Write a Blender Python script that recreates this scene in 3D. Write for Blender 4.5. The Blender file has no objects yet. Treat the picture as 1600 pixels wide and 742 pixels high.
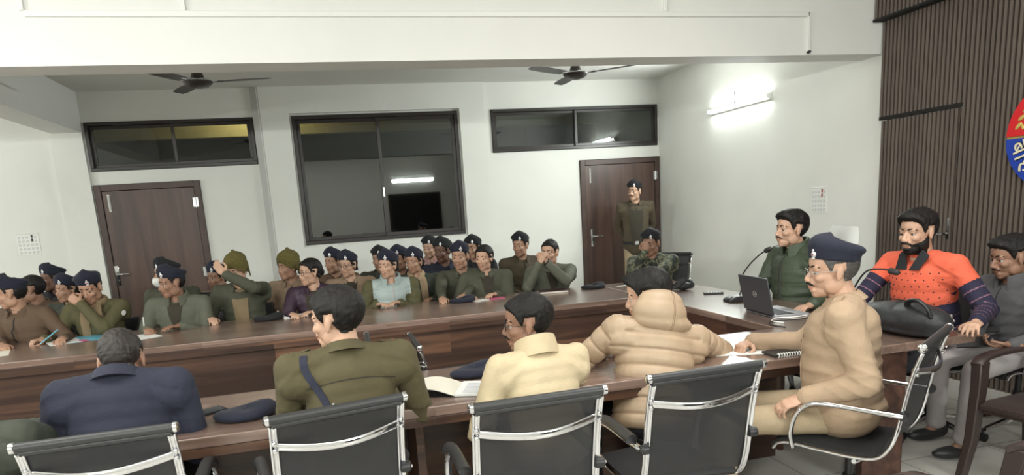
import bpy, bmesh, math, random
import numpy as np
from mathutils import Matrix, Vector, Euler
C = bpy.context.scene.collection
PI = math.pi
# ---------------------------------------------------------------- camera
cd = bpy.data.cameras.new('camera'); cam = bpy.data.objects.new('camera', cd); C.objects.link(cam)
_yaw, _pit, _rol = .234, -.197, -.067
_f = Vector((math.sin(_yaw)*math.cos(_pit), math.cos(_yaw)*math.cos(_pit), math.sin(_pit)))
_r = Vector((math.cos(_yaw), -math.sin(_yaw), 0)); _u = _r.cross(_f)
_r2 = _r*math.cos(_rol)+_u*math.sin(_rol); _u2 = -_r*math.sin(_rol)+_u*math.cos(_rol)
_m = Matrix((_r2, _u2, -_f)).transposed().to_4x4(); _m.translation = (0, -8.916, 1.554)
cam.matrix_world = _m
cd.sensor_width = 36; cd.lens = 1040.3/1600*36
cd.shift_x = (800-774.25)/1600; cd.shift_y = (532.7-371)/1600
cd.clip_start = .05
bpy.context.scene.camera = cam
# ---------------------------------------------------------------- world, exposure
w = bpy.data.worlds.new('night'); bpy.context.scene.world = w; w.use_nodes = True
w.node_tree.nodes['Background'].inputs[0].default_value = (.02, .024, .03, 1)
w.node_tree.nodes['Background'].inputs[1].default_value = .3
vs = bpy.context.scene.view_settings
vs.view_transform = 'Standard'; vs.look = 'None'; vs.exposure = 0.88; vs.gamma = 1; vs.use_curve_mapping = False
cy = bpy.context.scene.cycles
cy.max_bounces = 7; cy.diffuse_bounces = 4; cy.glossy_bounces = 3; cy.transmission_bounces = 4; cy.transparent_max_bounces = 8
cy.use_denoising = True
def area(name, loc, rot, sx, sy, power, col=(1, .99, .95)):
    l = bpy.data.lights.new(name, 'AREA'); l.shape = 'RECTANGLE'; l.size = sx; l.size_y = sy
    l.energy = power; l.color = col
    o = bpy.data.objects.new(name, l); C.objects.link(o); o.location = loc; o.rotation_euler = rot
    return o
area('ceiling_panel_light', (-1.9, -6.6, 3.36), (0, 0, 0), 1.6, 1.6, 34)
area('ceiling_panel_light', (2.2, -6.6, 3.36), (0, 0, 0), 1.6, 1.6, 34)
area('ceiling_panel_light', (0.2, -9.4, 3.36), (0, 0, 0), 3.0, 1.2, 30)
# first tube has its fixture behind the camera; the other three are added, unseen
area('tube_light', (2.6, -11.0, 2.5), (math.radians(86), 0, 0), 1.2, .08, 52, (.95, 1, .95))
area('tube_light', (-2.2, -11.0, 2.5), (math.radians(86), 0, 0), 1.2, .08, 52, (.95, 1, .95))  # unseen lamp, added for more light on the back wall
area('tube_light', (-5.25, -6.8, 2.5), (math.radians(86), 0, -PI/2), 1.2, .08, 60, (.95, 1, .95))  # unseen, added to lift the dark left side
area('tube_light', (-5.25, -2.0, 2.45), (math.radians(80), 0, -PI/2), 1.2, .08, 20, (.97, 1, .94))  # unseen, added to light the left bay
# ---------------------------------------------------------------- materials
def mat(name, col, rough=.6, metal=0, bump=0, bscale=60, var=0, vscale=8, stretch=(1, 1, 1), spec=.5, coat=0, alpha=1, emit=0, sheen=0, trans=0):
    m = bpy.data.materials.new(name); m.use_nodes = True; nt = m.node_tree; b = nt.nodes['Principled BSDF']
    b.inputs['Base Color'].default_value = (*col, 1); b.inputs['Roughness'].default_value = rough
    b.inputs['Metallic'].default_value = metal; b.inputs['Specular IOR Level'].default_value = spec
    b.inputs['Coat Weight'].default_value = coat; b.inputs['Alpha'].default_value = alpha
    b.inputs['Transmission Weight'].default_value = trans
    if sheen: b.inputs['Sheen Weight'].default_value = sheen; b.inputs['Sheen Roughness'].default_value = .5
    if emit:
        b.inputs['Emission Color'].default_value = (*col, 1); b.inputs['Emission Strength'].default_value = emit
    tc = nt.nodes.new('ShaderNodeTexCoord'); mp = nt.nodes.new('ShaderNodeMapping'); mp.inputs['Scale'].default_value = stretch
    nt.links.new(tc.outputs['Object'], mp.inputs['Vector'])
    if var:
        n = nt.nodes.new('ShaderNodeTexNoise'); n.inputs['Scale'].default_value = vscale; n.inputs['Detail'].default_value = 4
        nt.links.new(mp.outputs[0], n.inputs['Vector'])
        r = nt.nodes.new('ShaderNodeMapRange'); r.inputs['To Min'].default_value = 1-var; r.inputs['To Max'].default_value = 1+var
        r.inputs['From Min'].default_value = .3; r.inputs['From Max'].default_value = .7
        nt.links.new(n.outputs['Fac'], r.inputs['Value'])
        x = nt.nodes.new('ShaderNodeVectorMath'); x.operation = 'SCALE'; x.inputs[0].default_value = col
        nt.links.new(r.outputs[0], x.inputs['Scale']); nt.links.new(x.outputs[0], b.inputs['Base Color'])
    if bump:
        n2 = nt.nodes.new('ShaderNodeTexNoise'); n2.inputs['Scale'].default_value = bscale; n2.inputs['Detail'].default_value = 3
        nt.links.new(mp.outputs[0], n2.inputs['Vector'])
        bp = nt.nodes.new('ShaderNodeBump'); bp.inputs['Strength'].default_value = bump; bp.inputs['Distance'].default_value = .004
        nt.links.new(n2.outputs['Fac'], bp.inputs['Height']); nt.links.new(bp.outputs[0], b.inputs['Normal'])
    return m
def wood(name, dark, mid, light, axis=0, plank=.19, rough=.35, coat=.2, pv=.35, gs=1.0, seg=1.3):
    """walnut laminate: long grain along one axis, boards across it"""
    m = bpy.data.materials.new(name); m.use_nodes = True; nt = m.node_tree; N = nt.nodes.new; L = nt.links.new
    b = nt.nodes['Principled BSDF']; b.inputs['Roughness'].default_value = rough; b.inputs['Coat Weight'].default_value = coat
    b.inputs['Coat Roughness'].default_value = .26
    tc = N('ShaderNodeTexCoord'); sp = N('ShaderNodeSeparateXYZ'); L(tc.outputs['Object'], sp.inputs[0])
    o = ['X', 'Y', 'Z']; along = sp.outputs[axis]
    cr = [i for i in range(3) if i != axis]
    ad = N('ShaderNodeMath'); ad.operation = 'ADD'; L(sp.outputs[cr[0]], ad.inputs[0]); L(sp.outputs[cr[1]], ad.inputs[1])
    dv = N('ShaderNodeMath'); dv.operation = 'DIVIDE'; L(ad.outputs[0], dv.inputs[0]); dv.inputs[1].default_value = plank
    fl = N('ShaderNodeMath'); fl.operation = 'FLOOR'; L(dv.outputs[0], fl.inputs[0])
    mo = N('ShaderNodeMath'); mo.operation = 'MULTIPLY_ADD'; L(fl.outputs[0], mo.inputs[0]); mo.inputs[1].default_value = .37*seg; L(along, mo.inputs[2])
    d2 = N('ShaderNodeMath'); d2.operation = 'DIVIDE'; L(mo.outputs[0], d2.inputs[0]); d2.inputs[1].default_value = seg
    f2 = N('ShaderNodeMath'); f2.operation = 'FLOOR'; L(d2.outputs[0], f2.inputs[0])
    cb = N('ShaderNodeCombineXYZ'); L(fl.outputs[0], cb.inputs[0]); L(f2.outputs[0], cb.inputs[1])
    wn = N('ShaderNodeTexWhiteNoise'); L(cb.outputs[0], wn.inputs['Vector'])
    # grain
    mp = N('ShaderNodeMapping'); s = [14*gs]*3; s[axis] = .9*gs; mp.inputs['Scale'].default_value = s; L(tc.outputs['Object'], mp.inputs['Vector'])
    sc = N('ShaderNodeVectorMath'); sc.operation = 'MULTIPLY_ADD'; L(wn.outputs['Color'], sc.inputs[0]); sc.inputs[1].default_value = (9, 9, 9); L(mp.outputs[0], sc.inputs[2])
    n = N('ShaderNodeTexNoise'); n.inputs['Scale'].default_value = 1; n.inputs['Detail'].default_value = 6; n.inputs['Distortion'].default_value = .6
    L(sc.outputs[0], n.inputs['Vector'])
    mx = N('ShaderNodeMath'); mx.operation = 'MULTIPLY_ADD'; L(wn.outputs['Value'], mx.inputs[0]); mx.inputs[1].default_value = pv
    sb = N('ShaderNodeMath'); sb.operation = 'SUBTRACT'; L(n.outputs['Fac'], sb.inputs[0]); sb.inputs[1].default_value = pv/2; L(sb.outputs[0], mx.inputs[2])
    cr_ = N('ShaderNodeValToRGB'); e = cr_.color_ramp.elements
    e[0].position = .28; e[0].color = (*dark, 1); e[1].position = .75; e[1].color = (*light, 1)
    k = cr_.color_ramp.elements.new(.5); k.color = (*mid, 1)
    L(mx.outputs[0], cr_.inputs[0]); L(cr_.outputs[0], b.inputs['Base Color'])
    return m
M = {}
M['wall'] = mat('white_paint', (.78, .78, .74), .75, var=.03, vscale=1.5, bump=.15, bscale=30)
M['ceil'] = mat('ceiling_paint', (.72, .71, .67), .8, var=.03, vscale=1.2)
M['beam'] = mat('beam_paint', (.78, .775, .745), .7, var=.02, vscale=2, bump=.1, bscale=20)
M['floor'] = mat('floor_tile', (.55, .53, .49), .25, var=.12, vscale=5, spec=.5)
M['chrome'] = mat('chrome', (.70, .70, .72), .07, metal=1)
M['steel'] = mat('brushed_steel', (.55, .55, .56), .3, metal=1)
M['black_plastic'] = mat('black_plastic', (.018, .018, .02), .4)
M['black_mat'] = mat('black_rubber', (.02, .02, .022), .6)
M['dark_frame'] = mat('dark_window_frame', (.028, .022, .02), .35)
M['white_plastic'] = mat('white_plastic', (.8, .8, .77), .4)
M['tube'] = mat('tube_glass_lit', (.93, 1, .97), .5, emit=22)
M['brown_plastic'] = mat('brown_plastic', (.042, .028, .026), .38, var=.1, vscale=6)
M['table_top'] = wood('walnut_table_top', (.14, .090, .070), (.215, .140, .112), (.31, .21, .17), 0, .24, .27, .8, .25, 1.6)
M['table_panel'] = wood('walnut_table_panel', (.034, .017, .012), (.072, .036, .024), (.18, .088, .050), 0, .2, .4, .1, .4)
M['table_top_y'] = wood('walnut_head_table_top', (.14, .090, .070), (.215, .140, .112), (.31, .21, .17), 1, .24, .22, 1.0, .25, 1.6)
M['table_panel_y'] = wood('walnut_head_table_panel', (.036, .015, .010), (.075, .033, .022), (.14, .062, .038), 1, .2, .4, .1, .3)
M['door'] = wood('walnut_door', (.050, .028, .022), (.088, .050, .040), (.135, .078, .060), 2, .5, .4, .1, .12, .6, 9)
M['doorframe'] = mat('door_frame_wood', (.072, .042, .034), .45, var=.2, vscale=9)
M['slat'] = mat('slat_laminate', (.125, .098, .082), .5, var=.18, vscale=6, stretch=(1, 1, .1))
M['slat_gap'] = mat('slat_backing', (.006, .005, .0045), .8)
# ---------------------------------------------------------------- mesh builder
class MB:
    def __init__(s): s.v = []; s.f = []; s.mi = []; s.n = 0
    def add(s, V, F, mi=0):
        V = np.asarray(V, float).reshape(-1, 3)
        s.v.append(V); s.f += [tuple(int(i)+s.n for i in f) for f in F]; s.mi += [mi]*len(F); s.n += len(V); return s
    def box(s, c, d, R=None, mi=0):
        h = np.array(d, float)/2
        V = np.array([[x, y, z] for z in (-1, 1) for y in (-1, 1) for x in (-1, 1)])*h
        if R is not None: V = V@np.array(R).T
        return s.add(V+np.array(c, float), [(0, 2, 3, 1), (4, 5, 7, 6), (0, 1, 5, 4), (1, 3, 7, 5), (3, 2, 6, 7), (2, 0, 4, 6)], mi)
    def bx(s, x0, x1, y0, y1, z0, z1, mi=0): return s.box(((x0+x1)/2, (y0+y1)/2, (z0+z1)/2), (x1-x0, y1-y0, z1-z0), None, mi)
    def ell(s, c, r, R=None, n=20, m=12, mi=0):
        V = [[0, 0, -1]]
        for i in range(1, m):
            a = -PI/2+PI*i/m
            for j in range(n): V.append([math.cos(a)*math.cos(2*PI*j/n), math.cos(a)*math.sin(2*PI*j/n), math.sin(a)])
        V.append([0, 0, 1]); V = np.array(V)*np.array(r, float)
        if R is not None: V = V@np.array(R).T
        F = [(0, 1+(j+1) % n, 1+j) for j in range(n)]
        for i in range(m-2):
            for j in range(n): F.append((1+i*n+j, 1+i*n+(j+1) % n, 1+(i+1)*n+(j+1) % n, 1+(i+1)*n+j))
        t = 1+(m-1)*n; F += [(t, t-n+j, t-n+(j+1) % n) for j in range(n)]
        return s.add(V+np.array(c, float), F, mi)
    def tube(s, P, r, n=10, mi=0, caps=True, flat=None, closed=False, upv=None):
        """sweep a circle (or an ellipse with flat=ratio) along the points P; r is a number or one per point"""
        P = np.asarray(P, float); k = len(P); r = np.broadcast_to(np.asarray(r, float), (k,))
        if closed: T = np.roll(P, -1, 0)-np.roll(P, 1, 0)
        else: T = np.gradient(P, axis=0)
        T /= np.linalg.norm(T, axis=1)[:, None]+1e-12
        u = np.array(upv if upv is not None else ([0, 0, 1] if abs(T[0][2]) < .9 else [1, 0, 0]), float)
        V = []
        for i in range(k):
            a = np.cross(T[i], u); a /= np.linalg.norm(a)+1e-12; b = np.cross(a, T[i])
            if upv is None: u = b
            for j in range(n):
                q = 2*PI*j/n; V.append(P[i]+r[i]*(a*math.cos(q)*(flat or 1)+b*math.sin(q)))
        F = []
        for i in range(k if closed else k-1):
            for j in range(n):
                i2 = (i+1) % k; F.append((i*n+j, i*n+(j+1) % n, i2*n+(j+1) % n, i2*n+j))
        if caps and not closed: F += [tuple(range(n-1, -1, -1)), tuple((k-1)*n+j for j in range(n))]
        return s.add(V, F, mi)
    def cap(s, p0, p1, r0, r1, n=14, mi=0):
        """tapered capsule"""
        p0 = np.array(p0, float); p1 = np.array(p1, float); d = p1-p0; L = np.linalg.norm(d)+1e-9; d = d/L
        ts = []; rs = []
        for a in (-90, -60, -30, 0): ts.append(r0*math.sin(math.radians(a))); rs.append(max(r0*math.cos(math.radians(a)), 1e-4))
        for a in (0, 30, 60, 90): ts.append(L+r1*math.sin(math.radians(a))); rs.append(max(r1*math.cos(math.radians(a)), 1e-4))
        return s.tube([p0+d*t for t in ts], rs, n, mi)
    def sweep(s, P, prof, ups, mi=0, closed_prof=True, caps=True):
        """profile points (a,b) swept along P; ups = per point up vectors"""
        P = np.asarray(P, float); T = np.gradient(P, axis=0); T /= np.linalg.norm(T, axis=1)[:, None]+1e-12
        n = len(prof); V = []
        for i in range(len(P)):
            u = np.array(ups[i] if np.ndim(ups) > 1 else ups, float); a = np.cross(T[i], u); a /= np.linalg.norm(a)+1e-12; b = np.cross(a, T[i])
            V += [P[i]+a*q[0]+b*q[1] for q in prof]
        F = []
        for i in range(len(P)-1):
            for j in range(n if closed_prof else n-1): F.append((i*n+j, i*n+(j+1) % n, (i+1)*n+(j+1) % n, (i+1)*n+j))
        if caps and closed_prof: F += [tuple(range(n-1, -1, -1)), tuple((len(P)-1)*n+j for j in range(n))]
        return s.add(V, F, mi)
    def lathe(s, prof, n=24, c=(0, 0, 0), R=None, mi=0):
        V = [[r*math.cos(2*PI*j/n), r*math.sin(2*PI*j/n), z] for r, z in prof for j in range(n)]
        V = np.array(V)
        if R is not None: V = V@np.array(R).T
        k = len(prof)
        F = [(i*n+j, i*n+(j+1) % n, (i+1)*n+(j+1) % n, (i+1)*n+j) for i in range(k-1) for j in range(n)]
        F += [tuple(range(n-1, -1, -1)), tuple((k-1)*n+j for j in range(n))]
        return s.add(V+np.array(c, float), F, mi)
    def prism(s, pts, d0, d1, axis=1, mi=0):
        """polygon in the two other axes, extruded along axis from d0 to d1"""
        n = len(pts); V = []
        for d in (d0, d1):
            for p in pts: q = list(p); q.insert(axis, d); V.append(q)
        F = [tuple(range(n)), tuple(range(2*n-1, n-1, -1))]+[(i, i+n, (i+1) % n+n, (i+1) % n) for i in range(n)]
        return s.add(V, F, mi)
    def tf(s, Mx):
        Mx = np.array(Mx, float)
        for i, V in enumerate(s.v): s.v[i] = V@Mx[:3, :3].T+Mx[:3, 3]
        return s
    def mesh(s, name, mats, smooth=True, angle=40):
        me = bpy.data.meshes.new(name); me.from_pydata(np.concatenate(s.v).tolist(), [], s.f)
        for m in (mats if isinstance(mats, (list, tuple)) else [mats]): me.materials.append(m)
        if len(set(s.mi)) > 1 or (s.mi and s.mi[0]): me.polygons.foreach_set('material_index', s.mi)
        bm = bmesh.new(); bm.from_mesh(me); bmesh.ops.recalc_face_normals(bm, faces=bm.faces); bm.to_mesh(me); bm.free()
        if smooth:
            me.polygons.foreach_set('use_smooth', [True]*len(me.polygons)); me.set_sharp_from_angle(angle=math.radians(angle))
        me.update(); return me
    def build(s, name, mats, parent=None, bevel=0, smooth=True, segs=2, angle=40):
        me = s.mesh(name, mats, smooth, angle); o = bpy.data.objects.new(name, me); C.objects.link(o)
        if parent is not None: o.parent = parent
        if bevel:
            b = o.modifiers.new('bevel', 'BEVEL'); b.width = bevel; b.segments = segs; b.limit_method = 'ANGLE'; b.angle_limit = .6
        return o
def tag(o, label=None, cat=None, group=None, kind=None):
    if label: o['label'] = label
    if cat: o['category'] = cat
    if group: o['group'] = group
    if kind: o['kind'] = kind
    return o
def empty(name, loc=(0, 0, 0), rz=0, label=None, cat=None, group=None):
    o = bpy.data.objects.new(name, None); C.objects.link(o); o.empty_display_size = .1
    o.location = loc; o.rotation_euler = (0, 0, rz); return tag(o, label, cat, group)
def struct(o): o['kind'] = 'structure'; return o
KIDS = {}
def kids(o): return [c for c in bpy.data.objects if c.parent == o]
def copy_tree(o, parent=None):
    c = o.copy(); C.objects.link(c); c.parent = parent
    for ch in kids(o): copy_tree(ch, c)
    return c
def rz(a): c, s_ = math.cos(a), math.sin(a); return np.array([[c, -s_, 0], [s_, c, 0], [0, 0, 1]])
def ry(a): c, s_ = math.cos(a), math.sin(a); return np.array([[c, 0, s_], [0, 1, 0], [-s_, 0, c]])
def rx(a): c, s_ = math.cos(a), math.sin(a); return np.array([[1, 0, 0], [0, c, -s_], [0, s_, c]])
# ================================================================ THE ROOM
XL, XR, YF = -5.4, 4.69, -11.2
HB, HF = 3.165, 3.40       # ceiling height behind / in front of the beam
def holes_wall(name, x0, x1, z0, z1, y0, y1, holes, m):
    xs = sorted({x0, x1, *[h[0] for h in holes], *[h[1] for h in holes]}); zs = sorted({z0, z1, *[h[2] for h in holes], *[h[3] for h in holes]})
    b = MB()
    for i in range(len(xs)-1):
        for j in range(len(zs)-1):
            cx, cz = (xs[i]+xs[i+1])/2, (zs[j]+zs[j+1])/2
            if any(h[0] < cx < h[1] and h[2] < cz < h[3] for h in holes): continue
            b.bx(xs[i], xs[i+1], y0, y1, zs[j], zs[j+1])
    o = b.build(name, m, smooth=False); return struct(o)
D1 = (-2.59, -1.42, 0, 2.12); D2 = (3.48, 4.685, 0, 2.12)
T1 = (-2.58, -.72, 2.27, 2.826); T2 = (2.262, 4.665, 2.27, 2.826); W1 = (-.27, 1.815, 1.24, 2.826)
holes_wall('wall_back', XL-.2, XR, 0, HF+.2, 0, .16, [D1, D2, T1, T2, W1], M['wall'])
# the wall right of the left door stands a little proud, with a slanted plaster return
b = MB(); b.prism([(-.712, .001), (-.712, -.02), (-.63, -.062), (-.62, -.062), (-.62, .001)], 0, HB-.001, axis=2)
struct(b.build('trim_1', mat('return_shade_grey', (.52, .52, .50), .7), smooth=False))  # greyer than the wall: shade of the slanted face put into its colour
holes_wall('wall_back', -.64, 2.17, 0, HB-.001, -.06, 0, [(W1[0]-.02, W1[1]+.02, W1[2]-.02, W1[3]+.02)], M['wall'])
struct(MB().bx(XR, XR+.2, YF-.2, .16, 0, HF+.2).build('wall_right', M['wall'], smooth=False))
struct(MB().bx(XL-.2, XL, YF-.2, 0, 0, HF+.2).build('wall_left', M['wall'], smooth=False))
struct(MB().bx(XL-.2, XR+.2, YF-.2, YF, 0, HF+.2).build('wall_front', M['wall'], smooth=False))
fl = MB().bx(XL-.2, XR+.2, YF-.2, 3.2, -.1, 0)
# floor tiles
def tile_mat():
    m = mat('glazed_floor_tiles', (.56, .54, .50), .22); nt = m.node_tree
    b_ = nt.nodes['Principled BSDF']; tc = nt.nodes.new('ShaderNodeTexCoord'); br = nt.nodes.new('ShaderNodeTexBrick')
    br.offset = 0; br.inputs['Color1'].default_value = (.60, .58, .54, 1); br.inputs['Color2'].default_value = (.55, .53, .49, 1)
    br.inputs['Mortar'].default_value = (.30, .28, .25, 1); br.inputs['Scale'].default_value = 1; br.inputs['Mortar Size'].default_value = .004
    br.inputs['Brick Width'].default_value = .6; br.inputs['Row Height'].default_value = .6
    nt.links.new(tc.outputs['Object'], br.inputs['Vector']); nt.links.new(br.outputs['Color'], b_.inputs['Base Color']); return m
struct(fl.build('floor', tile_mat(), smooth=False))
struct(MB().bx(XL-.2, XR+.2, -3.9, .16, HB, HB+.12).build('ceiling', M['ceil'], smooth=False))
struct(MB().bx(XL-.2, XR+.2, YF-.2, -3.98, HF, HF+.12).build('ceiling', M['ceil'], smooth=False))
struct(MB().bx(XL, XR, -3.98, -3.71, 2.60, HF).build('trim_3', M['beam'], smooth=False))          # downstand beam across the hall
struct(MB().bx(-2.91, -2.60, -3.71, 0, 2.71, HB).build('trim_4', M['beam'], smooth=False))         # cross beam
struct(MB().bx(-2.93, -2.60, -.05, 0, 0, 2.71).build('trim_5', M['wall'], smooth=False))          # pilaster below it
# ---- windows
def glass_mat():
    m = bpy.data.materials.new('dark_window_glass'); m.use_nodes = True; nt = m.node_tree
    for n in list(nt.nodes): nt.nodes.remove(n)
    o = nt.nodes.new('ShaderNodeOutputMaterial'); mx = nt.nodes.new('ShaderNodeMixShader'); t = nt.nodes.new('ShaderNodeBsdfTransparent'); g = nt.nodes.new('ShaderNodeBsdfGlossy')
    t.inputs[0].default_value = (.62, .66, .64, 1); g.inputs['Roughness'].default_value = .015
    fr = nt.nodes.new('ShaderNodeFresnel'); fr.inputs['IOR'].default_value = 1.9
    nt.links.new(fr.outputs[0], mx.inputs[0]); nt.links.new(t.outputs[0], mx.inputs[1]); nt.links.new(g.outputs[0], mx.inputs[2]); nt.links.new(mx.outputs[0], o.inputs[0]); return m
M['glass'] = glass_mat()
def window(name, r, mull, fw=.05):
    x0, x1, z0, z1 = r; g = .004
    e = struct(empty(name, ((x0+x1)/2, 0, z0)))
    def B(a, b_, c, d, y0=-.025, y1=.07): return (a-(x0+x1)/2, b_-(x0+x1)/2, y0, y1, c-z0, d-z0)
    f = MB().bx(*B(x0+g, x1-g, z0+g, z0+fw)).bx(*B(x0+g, x1-g, z1-fw, z1-g)).bx(*B(x0+g, x0+fw, z0+fw, z1-fw)).bx(*B(x1-fw, x1-g, z0+fw, z1-fw))
    f.build('window_frame', M['dark_frame'], e, .004)
    s = fw*.85
    for k, (a, b_) in enumerate(((x0+fw, mull+s/2), (mull-s/2, x1-fw))):
        y0, y1 = (.0, .028) if k else (.03, .058)
        q = MB().bx(*B(a, b_, z0+fw, z0+fw+s, y0, y1)).bx(*B(a, b_, z1-fw-s, z1-fw, y0, y1)).bx(*B(a, a+s, z0+fw+s, z1-fw-s, y0, y1)).bx(*B(b_-s, b_, z0+fw+s, z1-fw-s, y0, y1))
        so = q.build('sash', M['dark_frame'], e, .003)
        MB().bx(*B(a+s, b_-s, z0+fw+s, z1-fw-s, (y0+y1)/2-.003, (y0+y1)/2+.003)).build('pane', M['glass'], so, smooth=False)
        if name == 'window_2':
            MB().bx(*B(b_-s*.8 if not k else a+s*.25, b_-s*.25 if not k else a+s*.8, z0+.55, z0+.67, y0-.012, y0)).build('latch', M['steel'], so, .002)
    return e
window('window_1', T1, -1.64, .042); window('window_2', W1, .775, .05); window('window_3', T2, 3.455, .042)
# ---- corridor beyond the glass
cw = mat('corridor_wall_paint', (.36, .36, .34), .8)
cy_ = mat('corridor_beam_paint', (.70, .62, .36), .8)
struct(MB().bx(XL-.2, XR+.2, 2.3, 2.5, 2.88, 3.6).build('trim_8', cy_, smooth=False))          # beam over the open side of the corridor
struct(MB().bx(XL-.2, XR+.2, 2.3, 2.42, 0, 1.0).build('wall_corridor', cw, smooth=False))       # parapet
struct(MB().bx(XL-.2, XR+.2, 7.0, 7.1, 0, 6).build('wall_night_backing', mat('night_dark_paint', (.03, .032, .034), .9), smooth=False))  # backing panel beyond the parapet, darkness of the night put into its colour
area('corridor_lamp', (-.9, 1.7, 3.45), (math.radians(55), 0, 0), .5, .1, 9, (1, .82, .45))
struct(MB().bx(XL-.2, XR+.2, .16, 2.75, 3.6, 3.7).build('ceiling', cw, smooth=False))
struct(MB().bx(XL-.3, XL-.2, .16, 2.75, 0, 3.6).build('wall_corridor', cw, smooth=False))
struct(MB().bx(XR+.2, XR+.3, .16, 2.75, 0, 3.6).build('wall_corridor', cw, smooth=False))
# ---- doors
def door(name, r, hx, hinge_side):
    x0, x1, z0, z1 = r; w_ = x1-x0
    e = struct(empty(name, (x0, 0, 0)))
    fr = .075
    MB().bx(.004, fr, -.03, .12, .002, z1-.004).bx(w_-fr, w_-.004, -.03, .12, .002, z1-.004).bx(fr, w_-fr, -.03, .12, z1-fr, z1-.004).build('door_frame', M['doorframe'], e, .004)
    lf = MB().bx(fr+.004, w_-fr-.004, -.012, .03, .008, z1-fr-.004).build('door_leaf', M['door'], e, .003)
    h = hx-x0
    MB().box((h, -.018, 1.05), (.045, .012, .24)).tube([(h, -.02, 1.07), (h, -.065, 1.07), (h+.012, -.07, 1.07), (h+.14, -.07, 1.068)], .009, 10).lathe([(.012, -.004), (.012, .004)], 16, (h, -.026, .99), rx(PI/2)).build('door_handle', M['chrome'], lf, .003)
    for z in (.25, 1.02, 1.86):
        MB().tube([(w_-fr+.002, -.03, z-.06), (w_-fr+.002, -.03, z+.06)], .009, 8).bx(w_-fr-.03, w_-fr+.03, -.034, -.029, z-.055, z+.055).build('hinge', M['steel'], e)
    MB().tube([(fr+.07, -.022, z1-.13), (fr+.07, -.022, z1-.30)], .008, 8).box((fr+.07, -.016, z1-.215), (.028, .008, .2)).build('tower_bolt', M['chrome'], lf)
    return e
dd = struct(empty('door_4', (1.85, YF, 0)))
MB().bx(0, 1.55, 0, .05, 0, 2.14).build('door_frame', M['doorframe'], dd, .004); MB().bx(.06, .77, .05, .07, .01, 2.08).bx(.78, 1.49, .05, .07, .01, 2.08).build('door_leaf', M['slat_gap'], dd, .003)
door('door_1', D1, -2.49, 1); door('door_2', D2, 3.63, 1)
# ---- slatted panelling of the right wall
sb = MB().bx(4.665, XR, YF, -4.02, 2.0701, HF).bx(4.665, XR, YF, -4.78, 0, 2.07)
y = -4.0
while y > YF+.1:
    z0 = 2.09 if y > -4.76 else 0
    sb.bx(4.635, 4.665, y-.022, y, z0, 2.87, 1); sb.bx(4.652, 4.665, y-.032, y-.028, z0, 2.87, 1); y -= .0385
sb.bx(4.632, 4.665, -4.775, -4.0, 2.062, 2.09, 0)  # dark strip, stands in for the shadow line above the jib door
o = struct(sb.build('trim_6', [M['slat_gap'], M['slat']], smooth=False)); o['label'] = 'dark slatted wood panelling covering the right wall'
sb = MB().bx(4.575, 4.6, YF, -4.0, 2.84, HF)
y = -4.0
while y > YF+.1: sb.bx(4.55, 4.575, y-.022, y, 2.86, HF, 1); sb.bx(4.563, 4.575, y-.032, y-.028, 2.86, HF, 1); y -= .0385
sb.bx(4.54, 4.635, YF, -3.99, 2.842, 2.86, 0)
struct(sb.build('trim_7', [M['slat_gap'], M['slat']], smooth=False))
dj = struct(empty('door_3', (4.66, -4.78, 0)))
sb = MB().bx(.0, .02, .004, .76, .005, 2.055)
y = .76
while y > .06: sb.bx(-.018, 0, y-.022, y, .005, 2.055, 1); sb.bx(-.008, 0, y-.032, y-.028, .005, 2.055, 1); y -= .0385
lf = sb.build('door_leaf', [M['slat_gap'], M['slat']], dj, smooth=False)
MB().tube([(-.02, .07, 1.13), (-.06, .07, 1.13), (-.06, .17, 1.13)], .007, 8).box((-.022, .06, 1.17), (.008, .02, .16)).build('door_handle', M['chrome'], lf)
# ---- baseboards
bb = mat('baseboard_tile', (.25, .2, .17), .4)
struct(MB().bx(-.64, 2.17, -.072, -.06, 0, .1).build('baseboard_back', bb, smooth=False))
struct(MB().bx(XR-.012, XR, -3.98, 0, 0, .1).build('baseboard_right', bb, smooth=False))
# ---- tube light on the right wall
def tube_fixture(loc, rot, L, label):
    e = empty('tube_light', loc, rot, label, 'light')
    MB().bx(-.03, 0, -L/2, L/2, -.03, .03).build('batten', M['white_plastic'], e, .004)
    MB().tube([(-.055, -L/2+.02, 0), (-.055, L/2-.02, 0)], .014, 12).build('glass_tube', M['tube'], e)
    for s_ in (-1, 1): MB().box((-.04, s_*(L/2-.01), 0), (.05, .025, .045)).build('end_holder', M['white_plastic'], e, .004)
    MB().tube([(-.005, .1, .03), (-.006, .09, .1), (-.004, .11, .17)], .003, 6).build('wire', M['black_mat'], e)
    return e
tl = tube_fixture((XR-.001, -1.93, 2.515), 0, 1.15, 'lit white tube light on the right wall near the corner')
area('tube_light', (XR-.12, -1.93, 2.515), (0, math.radians(-90)+PI, 0), .05, 1.1, 34, (.93, 1, .97))
t2 = tube_fixture((2.6, YF+.001, 2.53), PI/2+PI, 1.25, 'long tube light on the wall behind the viewer')
t2.rotation_euler = (0, 0, -PI/2)
# ---- white cable trunking on the beam
tk = MB()
tk.bx(-1.64, 3.93, -4.0, -3.98, 2.885, 2.92).bx(-1.665, -1.635, -4.0, -3.98, 2.92, HF-.03).bx(-.745, -.715, -4.0, -3.98, 2.92, HF-.03).bx(2.65, 2.68, -4.0, -3.98, 2.92, HF-.03).bx(3.915, 3.94, -4.0, -3.98, 2.625, 2.92)
t = tk.build('cable_trunking', M['white_plastic'], None, .004); tag(t, 'white cable trunking run along the face of the big beam', 'trunking')
MB().lathe([(.012, 0), (.014, .01), (.008, .03)], 12, (3.93, -3.985, 2.62), rx(PI/2)).build('cable_end', M['black_plastic'], t)
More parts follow.
